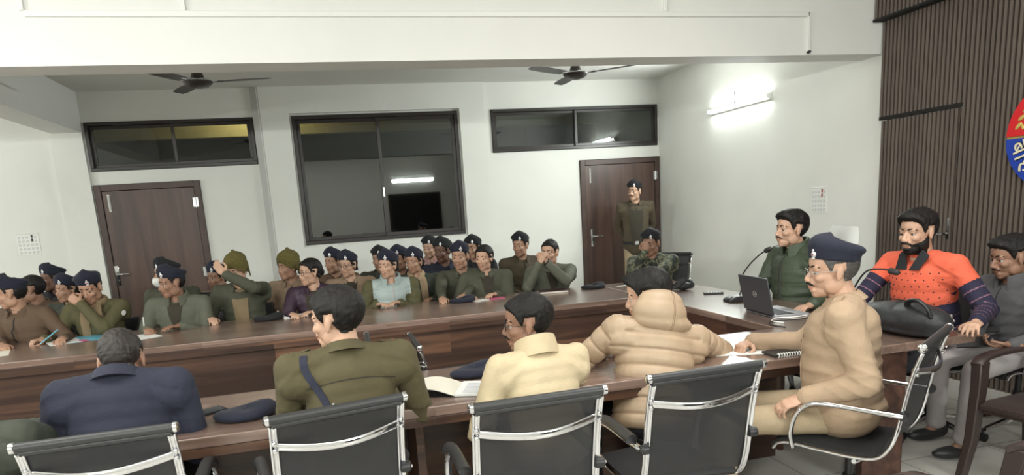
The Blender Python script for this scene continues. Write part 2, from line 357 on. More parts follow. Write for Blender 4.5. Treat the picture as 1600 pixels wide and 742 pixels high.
# ---- ceiling fans
def fan(x, y_, a0):
    e = empty('ceiling_fan', (x, y_, HB), math.radians(a0)); H = -.36
    br = mat('fan_brown', (.05, .042, .038), .35) if 'fan' not in M else M['fan']; M['fan'] = br
    MB().lathe([(.012, H+.12), (.012, -.03)], 12).build('rod', M['black_plastic'], e)
    MB().lathe([(.05, -.0), (.06, -.03), (.03, -.08), (.012, -.1)], 20).build('canopy', br, e)
    MB().lathe([(.015, H+.16), (.03, H+.12), (.058, H+.04), (.062, H+.03)], 24).build('motor_cover', br, e)
    MB().lathe([(.055, H+.03), (.11, H+.022), (.125, H+.005), (.12, H-.008), (.085, H-.035), (.03, H-.048), (.001, H-.05)], 32).build('motor', br, e)
    MB().lathe([(.113, H+.022), (.127, H+.012), (.127, H+.006), (.113, H+.01)], 32).build('trim_ring', M['chrome'], e)
    for k in range(3):
        a = 2*PI*k/3; R = rz(a)
        bl = MB(); n = 9
        for i, t_ in enumerate(np.linspace(0, 1, n)):
            pass
        P = []; w_ = []
        V = []
        for t_ in np.linspace(0, 1, n):
            xx = .17+.45*t_; hw = (.05+.012*math.sin(PI*t_)) if t_ < .97 else .042
            for (yy, zz) in ((-hw, -.007), (-hw, -.003), (hw, .008), (hw, .004)): V.append((xx, yy, H+.012*t_+zz*1.2+.004))
        F = [(0, 1, 2, 3), tuple((n-1)*4+i for i in (3, 2, 1, 0))]
        for i in range(n-1):
            for j in range(4): F.append((i*4+j, (i+1)*4+j, (i+1)*4+(j+1) % 4, i*4+(j+1) % 4))
        bl.add(np.array(V)@R.T, F)
        ob = bl.build('blade', br, e, smooth=False)
        m2 = MB().box((.15, 0, H+.005), (.11, .035, .008)); m2.box((.19, 0, H+.008), (.04, .07, .006)); m2.v = [V_@R.T for V_ in m2.v]
        m2.build('blade_bracket', M['chrome'], ob)
    return e
tag(fan(-.95, -2.28, -4), 'dark brown three-blade ceiling fan above the left door and transom', 'fan')
tag(fan(2.58, -2.3, -33), 'dark three-blade ceiling fan nearer to the right wall', 'fan')
# ---- wall calendars
def calendar(loc, rzv, w_, h_, red, label):
    e = empty('wall_calendar', loc, rzv, label, 'calendar')
    pap = mat('calendar_paper', (.86, .86, .83), .6); ink = mat('calendar_ink', (.42, .42, .43), .6); rd = mat('calendar_panel', red, .5)
    MB().bx(-w_/2, w_/2, -.006, -.0005, 0, h_).build('sheet', pap, e, smooth=False)
    MB().tube([(-w_/2, -.008, h_), (w_/2, -.008, h_)], .005, 8).build('binding', M['white_plastic'], e)
    g = MB()
    for r_ in range(5):
        for c_ in range(5):
            x0 = -w_/2+w_*(.06+.185*c_); z0 = h_*(.05+.18*r_)
            if r_ == 4 and c_ == 3: continue
            for k in range(4): g.bx(x0, x0+w_*.13*(1 if k % 2 else .8), -.0075, -.0065, z0+h_*.03*k, z0+h_*(.03*k+.012))
    g.build('printed_dates', ink, e, smooth=False)
    MB().bx(w_*.16, w_*.25, -.0078, -.0065, h_*.80, h_*.94).bx(w_*.16, w_*.25, -.0078, -.0065, h_*.62, h_*.76).build('coloured_panel', rd, e, smooth=False)
calendar((-3.37, 0, 1.375), 0, .23, .24, (.04, .04, .04), 'white sheet calendar on the back wall left of the pilaster')
calendar((XR, -3.245, 1.30), -PI/2, .21, .24, (.35, .04, .05), 'white wall calendar with red panel on the right wall')
# ================================================================ TABLES
TZ = .76
def table(name, x0, x1, y0, y1, label, axis, panels):
    e = empty(name, ((x0+x1)/2, (y0+y1)/2, 0), 0, label, 'table'); cx, cy_ = (x0+x1)/2, (y0+y1)/2
    tt, tp = (M['table_top'], M['table_panel']) if axis == 0 else (M['table_top_y'], M['table_panel_y'])
    MB().bx(x0-cx, x1-cx, y0-cy_, y1-cy_, TZ-.045, TZ).build('tabletop', tt, e, .005)
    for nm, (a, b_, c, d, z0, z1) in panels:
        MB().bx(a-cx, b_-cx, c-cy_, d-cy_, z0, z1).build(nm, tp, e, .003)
    return e
def ends(xs, y0, y1): return [('end_panel', (x-.02, x+.02, y0, y1, 0, TZ-.045)) for x in xs]
table('conference_table', -3.4, 2.478, -3.92, -2.93, 'long walnut conference table of the far leg under the rows of officers', 0,
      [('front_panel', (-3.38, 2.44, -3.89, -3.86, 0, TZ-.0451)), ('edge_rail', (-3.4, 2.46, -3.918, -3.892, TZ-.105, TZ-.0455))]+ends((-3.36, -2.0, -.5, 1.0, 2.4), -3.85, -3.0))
table('conference_table', 2.482, 3.17, -6.25, -2.93, 'walnut head table at the right end under the laptop and bag', 1,
      [('front_panel', (2.51, 2.54, -5.6, -3.95, 0, TZ-.0451)), ('edge_rail', (2.49, 2.509, -5.585, -3.95, TZ-.105, TZ-.0455)), ('end_panel', (2.55, 2.80, -6.2, -6.16, 0, TZ-.0451)), ('end_panel', (2.55, 3.12, -3.0, -2.96, 0, TZ-.0451))])
table('conference_table', -3.4, 2.478, -6.25, -5.59, 'near leg of the walnut conference table with open knee space', 0,
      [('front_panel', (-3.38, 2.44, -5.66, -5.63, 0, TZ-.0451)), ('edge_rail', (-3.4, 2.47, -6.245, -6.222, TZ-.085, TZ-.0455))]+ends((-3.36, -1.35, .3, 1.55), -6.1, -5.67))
# ================================================================ CHAIRS
M['sling'] = mat('black_chair_mesh', (.030, .030, .032), .55, alpha=.80, bump=.3, bscale=300)
M['vinyl'] = mat('black_vinyl', (.03, .03, .031), .42, bump=.2, bscale=120)
M['seatfoam'] = mat('black_seat_fabric', (.018, .018, .019), .8, bump=.4, bscale=200)
PRO = [(-.315, .965), (-.285, .88), (-.262, .78), (-.245, .68), (-.228, .585), (-.20, .51), (-.15, .465), (-.05, .455), (.10, .462), (.20, .468), (.255, .455), (.275, .425)]
def smooth_path(P, n=4):
    P = np.array(P, float); out = []
    for i in range(len(P)-1):
        p0, p1, p2, p3 = P[max(i-1, 0)], P[i], P[i+1], P[min(i+2, len(P)-1)]
        for k in range(n):
            t = k/n; out.append(.5*((2*p1)+(-p0+p2)*t+(2*p0-5*p1+4*p2-p3)*t*t+(-p0+3*p1-3*p2+p3)*t**3))
    out.append(P[-1]); return np.array(out)
def office_chair(label, group, pads=True, w_=.225):
    e = empty('office_chair', (0, 0, 0), 0, label, 'chair', group)
    pp = smooth_path([(x, 0, z) for x, z in PRO], 3)
    # sling: seat and back in one cloth
    back = [p for p in pp if p[2] > .50 and p[0] < -.19]; seat = [p for p in pp if not (p[2] > .50 and p[0] < -.19)]
    def cloth(pts, name, m, th=.004):
        b = MB(); P = np.array(pts); T = np.gradient(P, axis=0); T /= np.linalg.norm(T, axis=1)[:, None]; N_ = np.stack([T[:, 2], 0*T[:, 0], -T[:, 0]], 1)
        V = []; nw = 9
        for s_ in (-1, 1):
            for i, p in enumerate(P):
                for j in range(nw):
                    y_ = -w_+.012+(2*w_-.024)*j/(nw-1); sag = -.012*math.cos(PI*(j/(nw-1)-.5))
                    V.append(p+N_[i]*(sag+s_*th/2)+np.array([0, y_, 0]))
        n = len(P); F = []
        for i in range(n-1):
            for j in range(nw-1):
                a = i*nw+j; F.append((a, a+1, a+nw+1, a+nw)); a += n*nw; F.append((a, a+nw, a+nw+1, a+1))
        o_ = n*nw
        for i in range(n-1):
            F.append((i*nw, (i+1)*nw, (i+1)*nw+o_, i*nw+o_)); a = i*nw+nw-1; F.append((a, a+o_, a+nw+o_, a+nw))
        for j in range(nw-1):
            F.append((j, j+o_, j+1+o_, j+1)); a = (n-1)*nw+j; F.append((a, a+1, a+1+o_, a+o_))
        b.add(V, F); return b.build(name, m, e)
    cloth(back, 'backrest', M['sling']); cloth(seat, 'seat', M['seatfoam'], .022)
    # top roller
    x, z = PRO[0]
    MB().tube([(x, -w_-.012, z), (x, w_+.012, z)], .0165, 18).tube([(x+.004, -w_, z-.02), (x+.004, w_, z-.02)], .012, 10).build('top_roller', M['vinyl'], e)
    for s_ in (-1, 1): MB().lathe([(.0165, -.002), (.0185, 0), (.0185, .012), (.012, .017), (.004, .018)], 18, (x, s_*(w_+.010), z), rx(-s_*PI/2)).build('end_cap', M['chrome'], e)
    for s_ in (-1, 1):
        P = [p+np.array([-.008, s_*w_, 0]) for p in pp[1:]]
        MB().sweep(P, [(-.015, .001), (-.0135, -.006), (-.008, -.0075), (-.004, -.001), (.004, -.001), (.008, -.0075), (.0135, -.006), (.015, .001), (.012, .006), (-.012, .006)], (0, 0, 1) if 0 else [np.array([-t[2], 0, t[0]]) for t in np.gradient(pp[1:], axis=0)]).build('side_rail', M['chrome'], e, .003)
    # curved cross braces behind the back and below the seat
    for (bx_, bz, dx, dz) in ((-.283, .862, -.045, -.022), (-.08, .435, 0, -.03)):
        P = [(bx_+dx*math.cos(PI*t/2)**1, w_*t, bz+dz*math.cos(PI*t/2)) for t in np.linspace(-1, 1, 15)]
        b = MB().tube(P, .015, 14, flat=.45, upv=(0, 0, 1)) if bz > .6 else MB().tube(P, .012, 10)
        if bz > .6:
            for s_ in (-1, 1):
                for dz_ in (-.012, .014): b.lathe([(.009, 0), (.009, .012), (.004, .015)], 10, (bx_-.008, s_*w_, bz+dz_), ry(-PI/2))
        b.build('cross_brace', M['chrome'], e, .002)
    for s_ in (-1, 1):
        y_ = s_*(w_+.028)
        P = smooth_path([(-.262, y_-s_*.006, .675), (-.20, y_, .678), (.02, y_, .684), (.10, y_, .672), (.155, y_, .62), (.18, y_, .53), (.17, y_-s_*.008, .455)], 4)
        a = MB().tube(P, .0115, 12, flat=1.4).build('armrest', M['chrome'], e)
        MB().lathe([(.017, -.02), (.02, -.012), (.02, .012), (.013, .018)], 14, (-.262, s_*(w_+.012), .675), rx(PI/2)).build('knob', M['black_plastic'], a)
        if pads:
            P = smooth_path([(-.19, y_, .694), (-.05, y_, .702), (.05, y_, .702), (.115, y_, .684), (.15, y_, .655)], 4)
            MB().tube(P, .021, 12, flat=1.15).build('arm_pad', M['vinyl'], a)
    MB().lathe([(.028, .1), (.028, .28), (.018, .28), (.018, .41)], 16).bx(-.1, .1, -.08, .08, .405, .43).build('gas_column', M['black_plastic'], e)
    b = MB()
    for k in range(5):
        a = 2*PI*k/5+.3; c_, s_ = math.cos(a), math.sin(a)
        b.tube([(.02*c_, .02*s_, .105), (.27*c_, .27*s_, .075)], [.024, .014], 8)
    b.build('star_base', M['chrome'], e)
    for k in range(5):
        a = 2*PI*k/5+.3; c_, s_ = math.cos(a), math.sin(a); p = np.array([.28*c_, .28*s_, .026])
        q = np.array([-s_, c_, 0])*.012
        MB().tube([p-q*1.8, p-q*.4], .025, 14).tube([p+q*.4, p+q*1.8], .025, 14).tube([p, p+np.array([0, 0, .05])], .008, 8).build('caster', M['black_plastic'], e)
    return e
CH = 'mesh-backed office chairs along the near leg of the table'
ch0 = office_chair('black mesh office chair behind the man in the navy blazer', CH)
def place(ch, x, y_, deg, label=None, sc=1):
    ch.location = (x, y_, 0); ch.rotation_euler = (0, 0, math.radians(deg))
    if sc != 1: ch.scale = (sc, sc, sc)
    if label: ch['label'] = label
    return ch
def chair_at(bx_, by, deg, label, src=None, sc=.962):
    """bx_, by = middle of the top roller"""
    a = math.radians(deg); o = src or copy_tree(ch0)
    return place(o, bx_+.315*sc*math.cos(a), by+.315*sc*math.sin(a), deg, label, sc)
bpy.context.view_layer.update()
chair_at(-.775, -6.66, 91, 'black mesh office chair behind the man in the navy blazer', ch0)
chair_at(-.028, -6.69, 101, 'black mesh office chair with chrome brace, behind the olive-uniformed man with lanyard')
chair_at(.618, -6.89, 91, 'see-through black mesh office chair behind the man in the cream jacket')
chair_at(1.27, -6.835, 91, 'black mesh office chair behind the hooded beige puffer jacket')
ch5 = office_chair('black office chair turned sideways under the khaki-uniformed man in the dark beret', CH, pads=False)
chair_at(2.33, -6.79, 122, None, ch5)
chair_at(.40, -5.33, 0, 'empty black office chair edge-on inside the table ring, its back beside the near leg', None, .9)
chair_at(.15, -5.28, 178, 'empty black office chair inside the table ring, half hidden by the olive uniform shoulder', None, .92)
# ---- brown monobloc armchairs
def plastic_chair(label):
    e = empty('plastic_armchair', (0, 0, 0), 0, label, 'chair', 'brown plastic armchairs')
    m = M['brown_plastic']
    b = MB(); n = 9
    V = []; F = []
    for s_ in (0, 1):
        for i in range(n):
            for j in range(n):
                x = -.22+.45*i/(n-1); y_ = (-.21+.42*j/(n-1))*(1+.08*i/(n-1)); z = .425-.014*math.sin(PI*i/(n-1))*math.sin(PI*j/(n-1))-(.02 if i == n-1 else 0)+(.01 if i == 0 else 0)-.018*s_
                V.append((x, y_, z))
    for i in range(n-1):
        for j in range(n-1):
            a = i*n+j; F.append((a, a+1, a+n+1, a+n)); a += n*n; F.append((a, a+n, a+n+1, a+1))
    o_ = n*n
    for i in range(n-1): F += [(i*n, (i+1)*n, (i+1)*n+o_, i*n+o_), (i*n+n-1, i*n+n-1+o_, (i+1)*n+n-1+o_, (i+1)*n+n-1), (i, i+o_, i+1+o_, i+1), ((n-1)*n+i, (n-1)*n+i+1, (n-1)*n+i+1+o_, (n-1)*n+i+o_)]
    b.add(V, F); b.bx(-.2, .21, -.225, -.2, .37, .41).bx(-.2, .21, .2, .225, .37, .41).bx(.195, .225, -.21, .21, .37, .41).build('seat', m, e)
    b = MB()
    for s_ in (-1, 1):
        b.sweep([(-.22, s_*.21, .40), (-.25, s_*.22, .55), (-.29, s_*.215, .70), (-.315, s_*.18, .80)], [(-.022, -.012), (.022, -.012), (.022, .012), (-.022, .012)], (0, 1, 0))
    b.sweep([(-.315+.0, y_, .80+.035*math.cos(y_*PI/.38)) for y_ in np.linspace(-.19, .19, 9)], [(-.03, -.01), (.03, -.01), (.03, .012), (-.03, .012)], (1, 0, 0))
    for k in range(5): y_ = -.12+.06*k; b.sweep([(-.225, y_, .42), (-.265, y_, .58), (-.31, y_, .80)], [(-.016, -.005), (.016, -.005), (.016, .005), (-.016, .005)], (1, 0, 0) if 0 else (0, 1, 0)) if 0 else b.prism([(-.225, .42), (-.262, .58), (-.315, .81), (-.303, .81), (-.25, .58), (-.213, .42)], y_-.016, y_+.016, axis=1)
    b.build('backrest', m, e, .004)
    for sx in (-1, 1):
        for s_ in (-1, 1):
            x0, x1 = (.19, .255) if sx > 0 else (-.20, -.30)
            y0, y1 = s_*.215, s_*.275
            P = [(x0+.0, y0+s_*.02, .43), ((x0+x1)/2, (y0+y1)/2+s_*.01, .22), (x1, y1, .0)]
            if sx > 0: P = [(.17, s_*.272, .62), (.185, s_*.262, .5)]+P[1:]
            lg = MB(); wd = [.036, .034, .03, .026] if sx > 0 else [.034, .03, .026]
            V = []; F = []
            for p, q in zip(P, wd):
                for (a_, c_) in ((-1, -1), (1, -1), (1, 1), (-1, 1)): V.append((p[0]+a_*q, p[1]+c_*q*.75, p[2]))
            for i in range(len(P)-1):
                for j in range(4): F.append((i*4+j, i*4+(j+1) % 4, (i+1)*4+(j+1) % 4, (i+1)*4+j))
            F += [(3, 2, 1, 0), tuple((len(P)-1)*4+j for j in range(4))]
            lg.add(V, F).build('leg', m, e, .006)
    for s_ in (-1, 1):
        P = smooth_path([(-.275, s_*.22, .63), (-.18, s_*.265, .645), (.02, s_*.28, .645), (.15, s_*.275, .635), (.205, s_*.268, .605)], 4)
        MB().sweep(P, [(-.03, -.012), (.03, -.012), (.03, .008), (.02, .013), (-.02, .013), (-.03, .008)], (0, 0, 1)).build('armrest', m, e, .003)
    return e
pc = plastic_chair('brown plastic armchair in front of the young man in the grey hoodie')
place(pc, 3.38, -6.53, 188)
pc2 = copy_tree(pc); place(pc2, 2.0, -7.42, 96, 'brown plastic armchair cut off at the bottom right corner, only its arms showing')
# ---- white high-backed chair of the officer at the head table
def padded_chair(name, label, m, top=1.17, w_=.26, grp=None, x0=-.25):
    e = empty(name, (0, 0, 0), 0, label, 'chair', grp)
    b = MB(); n = 11; V = []; F = []
    H_ = np.linspace(.48, top, 12)
    for s_ in (-1, 1):
        for i, z in enumerate(H_):
            t = i/11; ww = w_*(.92+.12*math.sin(PI*t))*(1 if t < .8 else 1-.9*(t-.8)**2*5)
            for j in range(n):
                y_ = ww*(-1+2*j/(n-1)); ed = 1-abs(-1+2*j/(n-1))**4
                V.append((x0-.10*t-.03*t*t+s_*.035*ed*(1 if 0 < i < 11 else .4)-.02*(1-ed), y_, z))
    for i in range(11):
        for j in range(n-1):
            a = i*n+j; F.append((a, a+1, a+n+1, a+n)); a += 12*n; F.append((a, a+n, a+n+1, a+1))
    o_ = 12*n
    for i in range(11): F += [(i*n, (i+1)*n, (i+1)*n+o_, i*n+o_), (i*n+n-1, i*n+n-1+o_, (i+1)*n+n-1+o_, (i+1)*n+n-1)]
    for j in range(n-1): F += [(j, j+o_, j+1+o_, j+1), (11*n+j, 11*n+j+1, 11*n+j+1+o_, 11*n+j+o_)]
    b.add(V, F).build('backrest', m, e)
    MB().box((0, 0, .435), (.48, .48, .09)).build('seat', m, e, .03, segs=3)
    for s_ in (-1, 1):
        MB().tube(smooth_path([(-.2, s_*.27, .42), (-.2, s_*.29, .60), (-.12, s_*.29, .65), (.1, s_*.29, .65), (.15, s_*.28, .6), (.12, s_*.27, .42)], 3), .014, 10).build('armrest', M['black_plastic'], e)
    MB().lathe([(.03, .1), (.03, .28), (.02, .28), (.02, .40)], 14).build('gas_column', M['black_plastic'], e)
    b = MB()
    for k in range(5):
        a = 2*PI*k/5; b.tube([(0, 0, .10), (.28*math.cos(a), .28*math.sin(a), .045)], [.025, .016], 8).tube([(.28*math.cos(a), .28*math.sin(a), .0), (.28*math.cos(a), .28*math.sin(a), .05)], .024, 10)
    b.build('star_base', M['black_plastic'], e)
    return e
M['white_leather'] = mat('white_leather', (.75, .75, .73), .5)
M['black_leather'] = mat('black_leather', (.022, .022, .024), .38)
M['grey_leather'] = mat('grey_leather', (.10, .11, .12), .4)
place(padded_chair('executive_chair', 'white high-backed chair behind the moustached officer in the green jacket', M['white_leather'], 1.24, .27), 3.50, -4.40, 165)
# simple stackable chairs under the rows of seated officers
def side_chair():
    e = empty('visitor_chair', (0, 0, 0), 0, 'black visitor chair', 'chair')
    MB().box((0, 0, .435), (.42, .42, .045)).build('seat', M['black_leather'], e, .015)
    MB().box((-.225, 0, .70), (.03, .40, .26), ry(-.12)).build('backrest', M['black_leather'], e, .012)
    for sx in (-1, 1):
        for s_ in (-1, 1):
            P = [(.19*sx, .19*s_, .41), (.21*sx, .2*s_, 0)]
            if sx < 0: P = [(-.235, .17*s_, .78), (-.205, .18*s_, .42)]+P[1:]
            MB().tube(P, .011, 8).build('leg', M['steel'], e)
    return e
# ================================================================ PEOPLE
def V3(*a): return np.array(a, float)
def norm(v): v = np.asarray(v, float); return v/(np.linalg.norm(v)+1e-12)
def basis(f, u=(0, 0, 1)):
    """columns: forward, left, up"""
    f = norm(f); l = norm(np.cross(u, f)); return np.stack([f, l, np.cross(f, l)], 1)
DG = bpy.context.evaluated_depsgraph_get
def remesh(mb, vox, smooth=2, fac=.5, dec=None):
    """fuse overlapping closed shapes into one continuous surface"""
    me = bpy.data.meshes.new('tmp'); me.from_pydata(np.concatenate(mb.v).tolist(), [], mb.f)
    bm = bmesh.new(); bm.from_mesh(me); bmesh.ops.recalc_face_normals(bm, faces=bm.faces); bm.to_mesh(me); bm.free()
    o = bpy.data.objects.new('tmp', me); C.objects.link(o)
    r = o.modifiers.new('r', 'REMESH'); r.mode = 'VOXEL'; r.voxel_size = vox; r.use_smooth_shade = True
    if smooth: s_ = o.modifiers.new('s', 'SMOOTH'); s_.iterations = smooth; s_.factor = fac
    out = bpy.data.meshes.new_from_object(o.evaluated_get(DG()))
    bpy.data.objects.remove(o); bpy.data.meshes.remove(me)
    return out
def getco(me): a = np.empty(len(me.vertices)*3); me.vertices.foreach_get('co', a); return a.reshape(-1, 3)
def getno(me): a = np.empty(len(me.vertices)*3); me.vertex_normals.foreach_get('vector', a); return a.reshape(-1, 3)
def setco(me, V): me.vertices.foreach_set('co', np.asarray(V, float).ravel()); me.update()
def fcen(me): a = np.empty(len(me.polygons)*3); me.polygons.foreach_get('center', a); return a.reshape(-1, 3)
def setmi(me, mi): me.polygons.foreach_set('material_index', np.asarray(mi, int)); me.update()
_rng = np.random.RandomState(5)
def wob(P, freq, seed, oct=3):
    """cheap smooth noise in -1..1"""
    r = np.random.RandomState(seed); out = np.zeros(len(P)); amp = 1; tot = 0; Q = P*freq
    for k in range(oct):
        acc = 0
        for j in range(4):
            d = r.normal(size=3); d /= np.linalg.norm(d); acc = acc+np.sin(Q@d*1.7+r.rand()*6.28+1.5*np.sin(Q@r.normal(size=3)*.7+r.rand()*6))
        out += amp*acc/4; tot += amp; amp *= .55; Q = Q*2.03
    return out/tot
# ---------------- head parts, head frame: x forward, y left, z up, origin between the ears
def head_shapes(b, T, fem=0, jaw=1.0, ear=1):
    def P(x, y, z): return T[:3, :3]@V3(x, y, z)+T[:3, 3]
    R = T[:3, :3]
    sc = np.linalg.norm(R[:, 0]); Rn = R/sc
    def E(c, r, tilt=0): b.ell(P(*c), np.array(r)*sc, Rn@ry(tilt), 22, 14)
    E((-.014, 0, .036), (.098, .077, .090)); E((.018, 0, .045), (.076, .067, .068))
    E((.026, 0, -.022), (.064, .061, .074)); E((.046, 0, -.078), (.038*jaw, .038*jaw, .034)); E((.066, 0, -.094), (.021, .023*jaw, .018))
    for s_ in (-1, 1):
        E((.006, s_*.045*jaw, -.055), (.044, .020, .040), .35); E((.058, s_*.038, -.020), (.028, .022, .022))
        E((.078, s_*.024, .027), (.012, .026, .010)); E((.074, s_*.031, .0135), (.0135, .0185, .0070)); E((.073, s_*.030, -.010), (.011, .017, .006))
        E((.098, s_*.0115, -.031), (.012, .0085, .0085))
        if ear:
            E((-.006, s_*.079, .000), (.016, .0075, .031), -.2); E((-.002, s_*.079, -.024), (.010, .006, .012))
    b.cap(P(.085, 0, .012), P(.107, 0, -.024), .0085*sc, .0105*sc); E((.105, 0, -.028), (.0125, .0125, .010))
    E((.088, 0, -.046), (.012, .024, .014)); E((.093, 0, -.0535), (.0105, .023, .0058)); E((.091, 0, -.0645), (.0105, .019, .0068)); E((.082, 0, -.077), (.012, .020, .012))
EYE = None
def eye_mesh():
    global EYE
    if EYE is None:
        b = MB(); b.ell((0, 0, 0), (.0118, .0118, .0118), ry(PI/2), 20, 16)
        me = b.mesh('eye', [M['eye_white'], M['iris']]); c = fcen(me); setmi(me, (c[:, 0] > .0098).astype(int)); EYE = me
    return EYE
M['eye_white'] = mat('eye_white', (.46, .42, .39), .3); M['iris'] = mat('dark_iris', (.015, .008, .006), .15)
M['hair'] = mat('black_hair', (.010, .0085, .008), .62, bump=1.0, bscale=70, spec=.3, stretch=(1, 1, .3), var=.4, vscale=40)
M['hair_brown'] = mat('dark_brown_hair', (.020, .014, .012), .55, bump=1.0, bscale=90, stretch=(1, 1, .25), var=.4, vscale=40)
M['hair_grey'] = mat('greying_hair', (.07, .065, .06), .6, bump=.6, bscale=120, var=.4, vscale=60)
M['stubble'] = mat('stubble', (.06, .035, .026), .75, var=.3, vscale=90)
M['beret'] = mat('navy_beret_wool', (.009, .011, .026), .85, bump=.5, bscale=160, sheen=.04)
M['beret_black'] = mat('black_beret_wool', (.008, .008, .011), .85, bump=.5, bscale=160, sheen=.03)
M['beret_band'] = mat('beret_leather_band', (.008, .008, .009), .4)
M['badge'] = mat('silver_badge', (.75, .75, .76), .3, metal=.6)
M['badge_red'] = mat('badge_enamel', (.35, .05, .05), .4)
M['knit'] = mat('olive_knit', (.115, .095, .026), .95, bump=1.0, bscale=220, var=.2, vscale=60)
def skin(c):
    k = 'skin%s' % (c,)
    if k not in M:
        m = mat('skin', c, .52, var=.10, vscale=14, bump=.08, bscale=200); m.node_tree.nodes['Principled BSDF'].inputs['Subsurface Weight'].default_value = .0
        M[k] = m; M[k+'l'] = mat('lips', (c[0]*.80, c[1]*.70, c[2]*.70), .4)
    return M[k], M[k+'l']
SK = {'l': (.52, .315, .22), 'm': (.42, .24, .16), 'd': (.28, .15, .098), 'dd': (.16, .08, .055), 'p': (.52, .32, .24)}
BERET = {}
def beret_mesh(black=False, seed=0):
    k = (black, seed)
    if k not in BERET:
        n = 48; b = MB(); V = []; F = []
        prof = [(.985, -.002, 0), (1.02, 0, 0), (1.03, .012, 0), (1.04, .026, .1), (1.075, .040, .4), (1.095, .053, .75), (1.06, .067, .95), (.96, .080, 1), (.80, .090, .95), (.6, .096, .75), (.36, .099, .5), (.12, .100, .4)]
        for q, (r, z, w_) in enumerate(prof):
            for j in range(n):
                a = 2*PI*j/n; x = math.cos(a); y_ = math.sin(a)
                rr = r*(1+.012*w_*math.sin(5*a+seed)+.01*w_*math.sin(3*a+2*seed))
                sl = w_*max(0, -y_)**1.3
                X = -.010+.103*x*rr*(1+.16*w_*max(0, -x)-.06*w_*max(0, x)); Y = .083*y_*rr*(1+.22*sl-.03*w_*max(0, y_)); Z = z-.034*sl-.016*w_*max(0, -x)+.006*w_*max(0, x)
                zb = .050+.020*x          # the band dips towards the nape
                V.append((X, Y, Z+zb))
        for i in range(len(prof)-1):
            for j in range(n): F.append((i*n+j, i*n+(j+1) % n, (i+1)*n+(j+1) % n, (i+1)*n+j))
        F.append(tuple((len(prof)-1)*n+j for j in range(n)))
        b.add(V, F); me = b.mesh('beret', [M['beret_black'] if black else M['beret'], M['beret_band']], angle=80)
        mi = [1 if f < n*3 and f < n*1 else 0 for f in range(len(F))]; setmi(me, mi)
        b2 = MB(); R = np.eye(3)
        b2.lathe([(.0005, -.002), (.0085, -.002), (.010, .0), (.009, .0016), (.0005, .0025)], 16, (0, 0, 0), ry(PI/2))
        b2.ell((.002, 0, -.001), (.003, .0065, .0105)).ell((.002, 0, .0125), (.0025, .0045, .005)).ell((.003, 0, -.012), (.002, .008, .0028))
        b2.ell((.0045, 0, 0), (.0012, .0035, .0035), mi=1)
        BERET[k] = (me, b2.mesh('badge', [M['badge'], M['badge_red']]))
    return BERET[k]
CAPM = []
def knit_cap_mesh():
    if not CAPM:
        n = 40; b = MB(); V = []; F = []
        prof = [(1.00, -.002), (1.06, .0), (1.075, .02), (1.06, .045), (1.02, .05), (1.03, .065), (.97, .085), (.83, .105), (.6, .122), (.35, .134), (.16, .142), (.05, .144)]
        for r, z in prof:
            for j in range(n):
                a = 2*PI*j/n; x, y_ = math.cos(a), math.sin(a)
                dz = -.045*max(0, abs(y_)-.35)/.65*(z < .01)-(.05 if x < -.2 else 0)*(z < .01)
                V.append((-.012+.108*x*r, .088*y_*r, .035+z+dz+.02*x*(z < .06)))
        for i in range(len(prof)-1):
            for j in range(n): F.append((i*n+j, i*n+(j+1) % n, (i+1)*n+(j+1) % n, (i+1)*n+j))
        F.append(tuple((len(prof)-1)*n+j for j in range(n))); b.add(V, F).ell((-.012, 0, .18), (.016, .016, .012))
        CAPM.append(b.mesh('knit_cap', M['knit'], angle=70))
    return CAPM[0]
def ik(S, H, L1, L2, hint):
    d = H-S; L = np.linalg.norm(d); L = min(L, (L1+L2)*.995); dn = norm(d)
    a = (L1*L1-L2*L2+L*L)/(2*L); h = math.sqrt(max(L1*L1-a*a, 1e-6))
    hv = np.array(hint, float); hv = hv-dn*(hv@dn); hv = norm(hv)
    return S+dn*a+hv*h, S+dn*L
def hand_shapes(b, W, d, pn, side, curl=.35, spread=1.0, sc=1.0, thumb=.5, bonesout=None):
    """W wrist, d finger direction, pn palm normal (facing away from the palm = back of hand), side +1 left / -1 right"""
    d = norm(d); pn = norm(pn-d*(np.dot(pn, d))); l = np.cross(pn, d)*side     # thumb side
    l = -l if side > 0 else -l
    # thumb side: for the left hand, palm down, fingers forward, thumb points right
    def P(x, y, z): return W+sc*(d*x+l*y+pn*z)
    R = np.stack([d, l, pn], 1)
    if np.linalg.det(R) < 0: R = np.stack([d, -l, pn], 1)
    b.ell(P(.046, -.002, 0), np.array((.050, .036, .0145))*sc, R, 18, 12); b.ell(P(.075, 0, .002), np.array((.022, .038, .012))*sc, R, 16, 10)
    b.cap(P(-.03, 0, 0), P(.02, 0, 0), .023*sc, .022*sc)
    for i, (y_, L, r) in enumerate(((.027, .070, .0086), (.009, .078, .0088), (-.009, .073, .0084), (-.026, .058, .0076))):
        c = curl*(1+.12*i); p = P(.086-.004*abs(i-1.2), y_, .001); ang = 0; ya = (.10-.06*i)*spread*.8
        for k, (f, cc) in enumerate(((.45, .75), (.32, 1.0), (.23, .7))):
            ang += c*cc
            dd = norm(d*math.cos(ang)+l*ya-pn*math.sin(ang)); q = p+dd*L*f*sc
            b.cap(p, q, r*sc*(1-.08*k), r*sc*(1-.08*(k+1)), 10); p = q
    t0 = P(.022, .026, -.006); t1 = P(.048, .048+.008*thumb, -.012-.01*curl); t2 = P(.076, .052+.014*thumb-.012*curl, -.016-.014*curl); t3 = P(.098, .050+.014*thumb-.02*curl, -.018-.02*curl)
    b.cap(t0, t1, .0135*sc, .0105*sc); b.cap(t1, t2, .0102*sc, .0092*sc); b.cap(t2, t3, .0092*sc, .0078*sc)
def ridge(x): return (1-np.abs(np.sin(x)))**2.2-.25
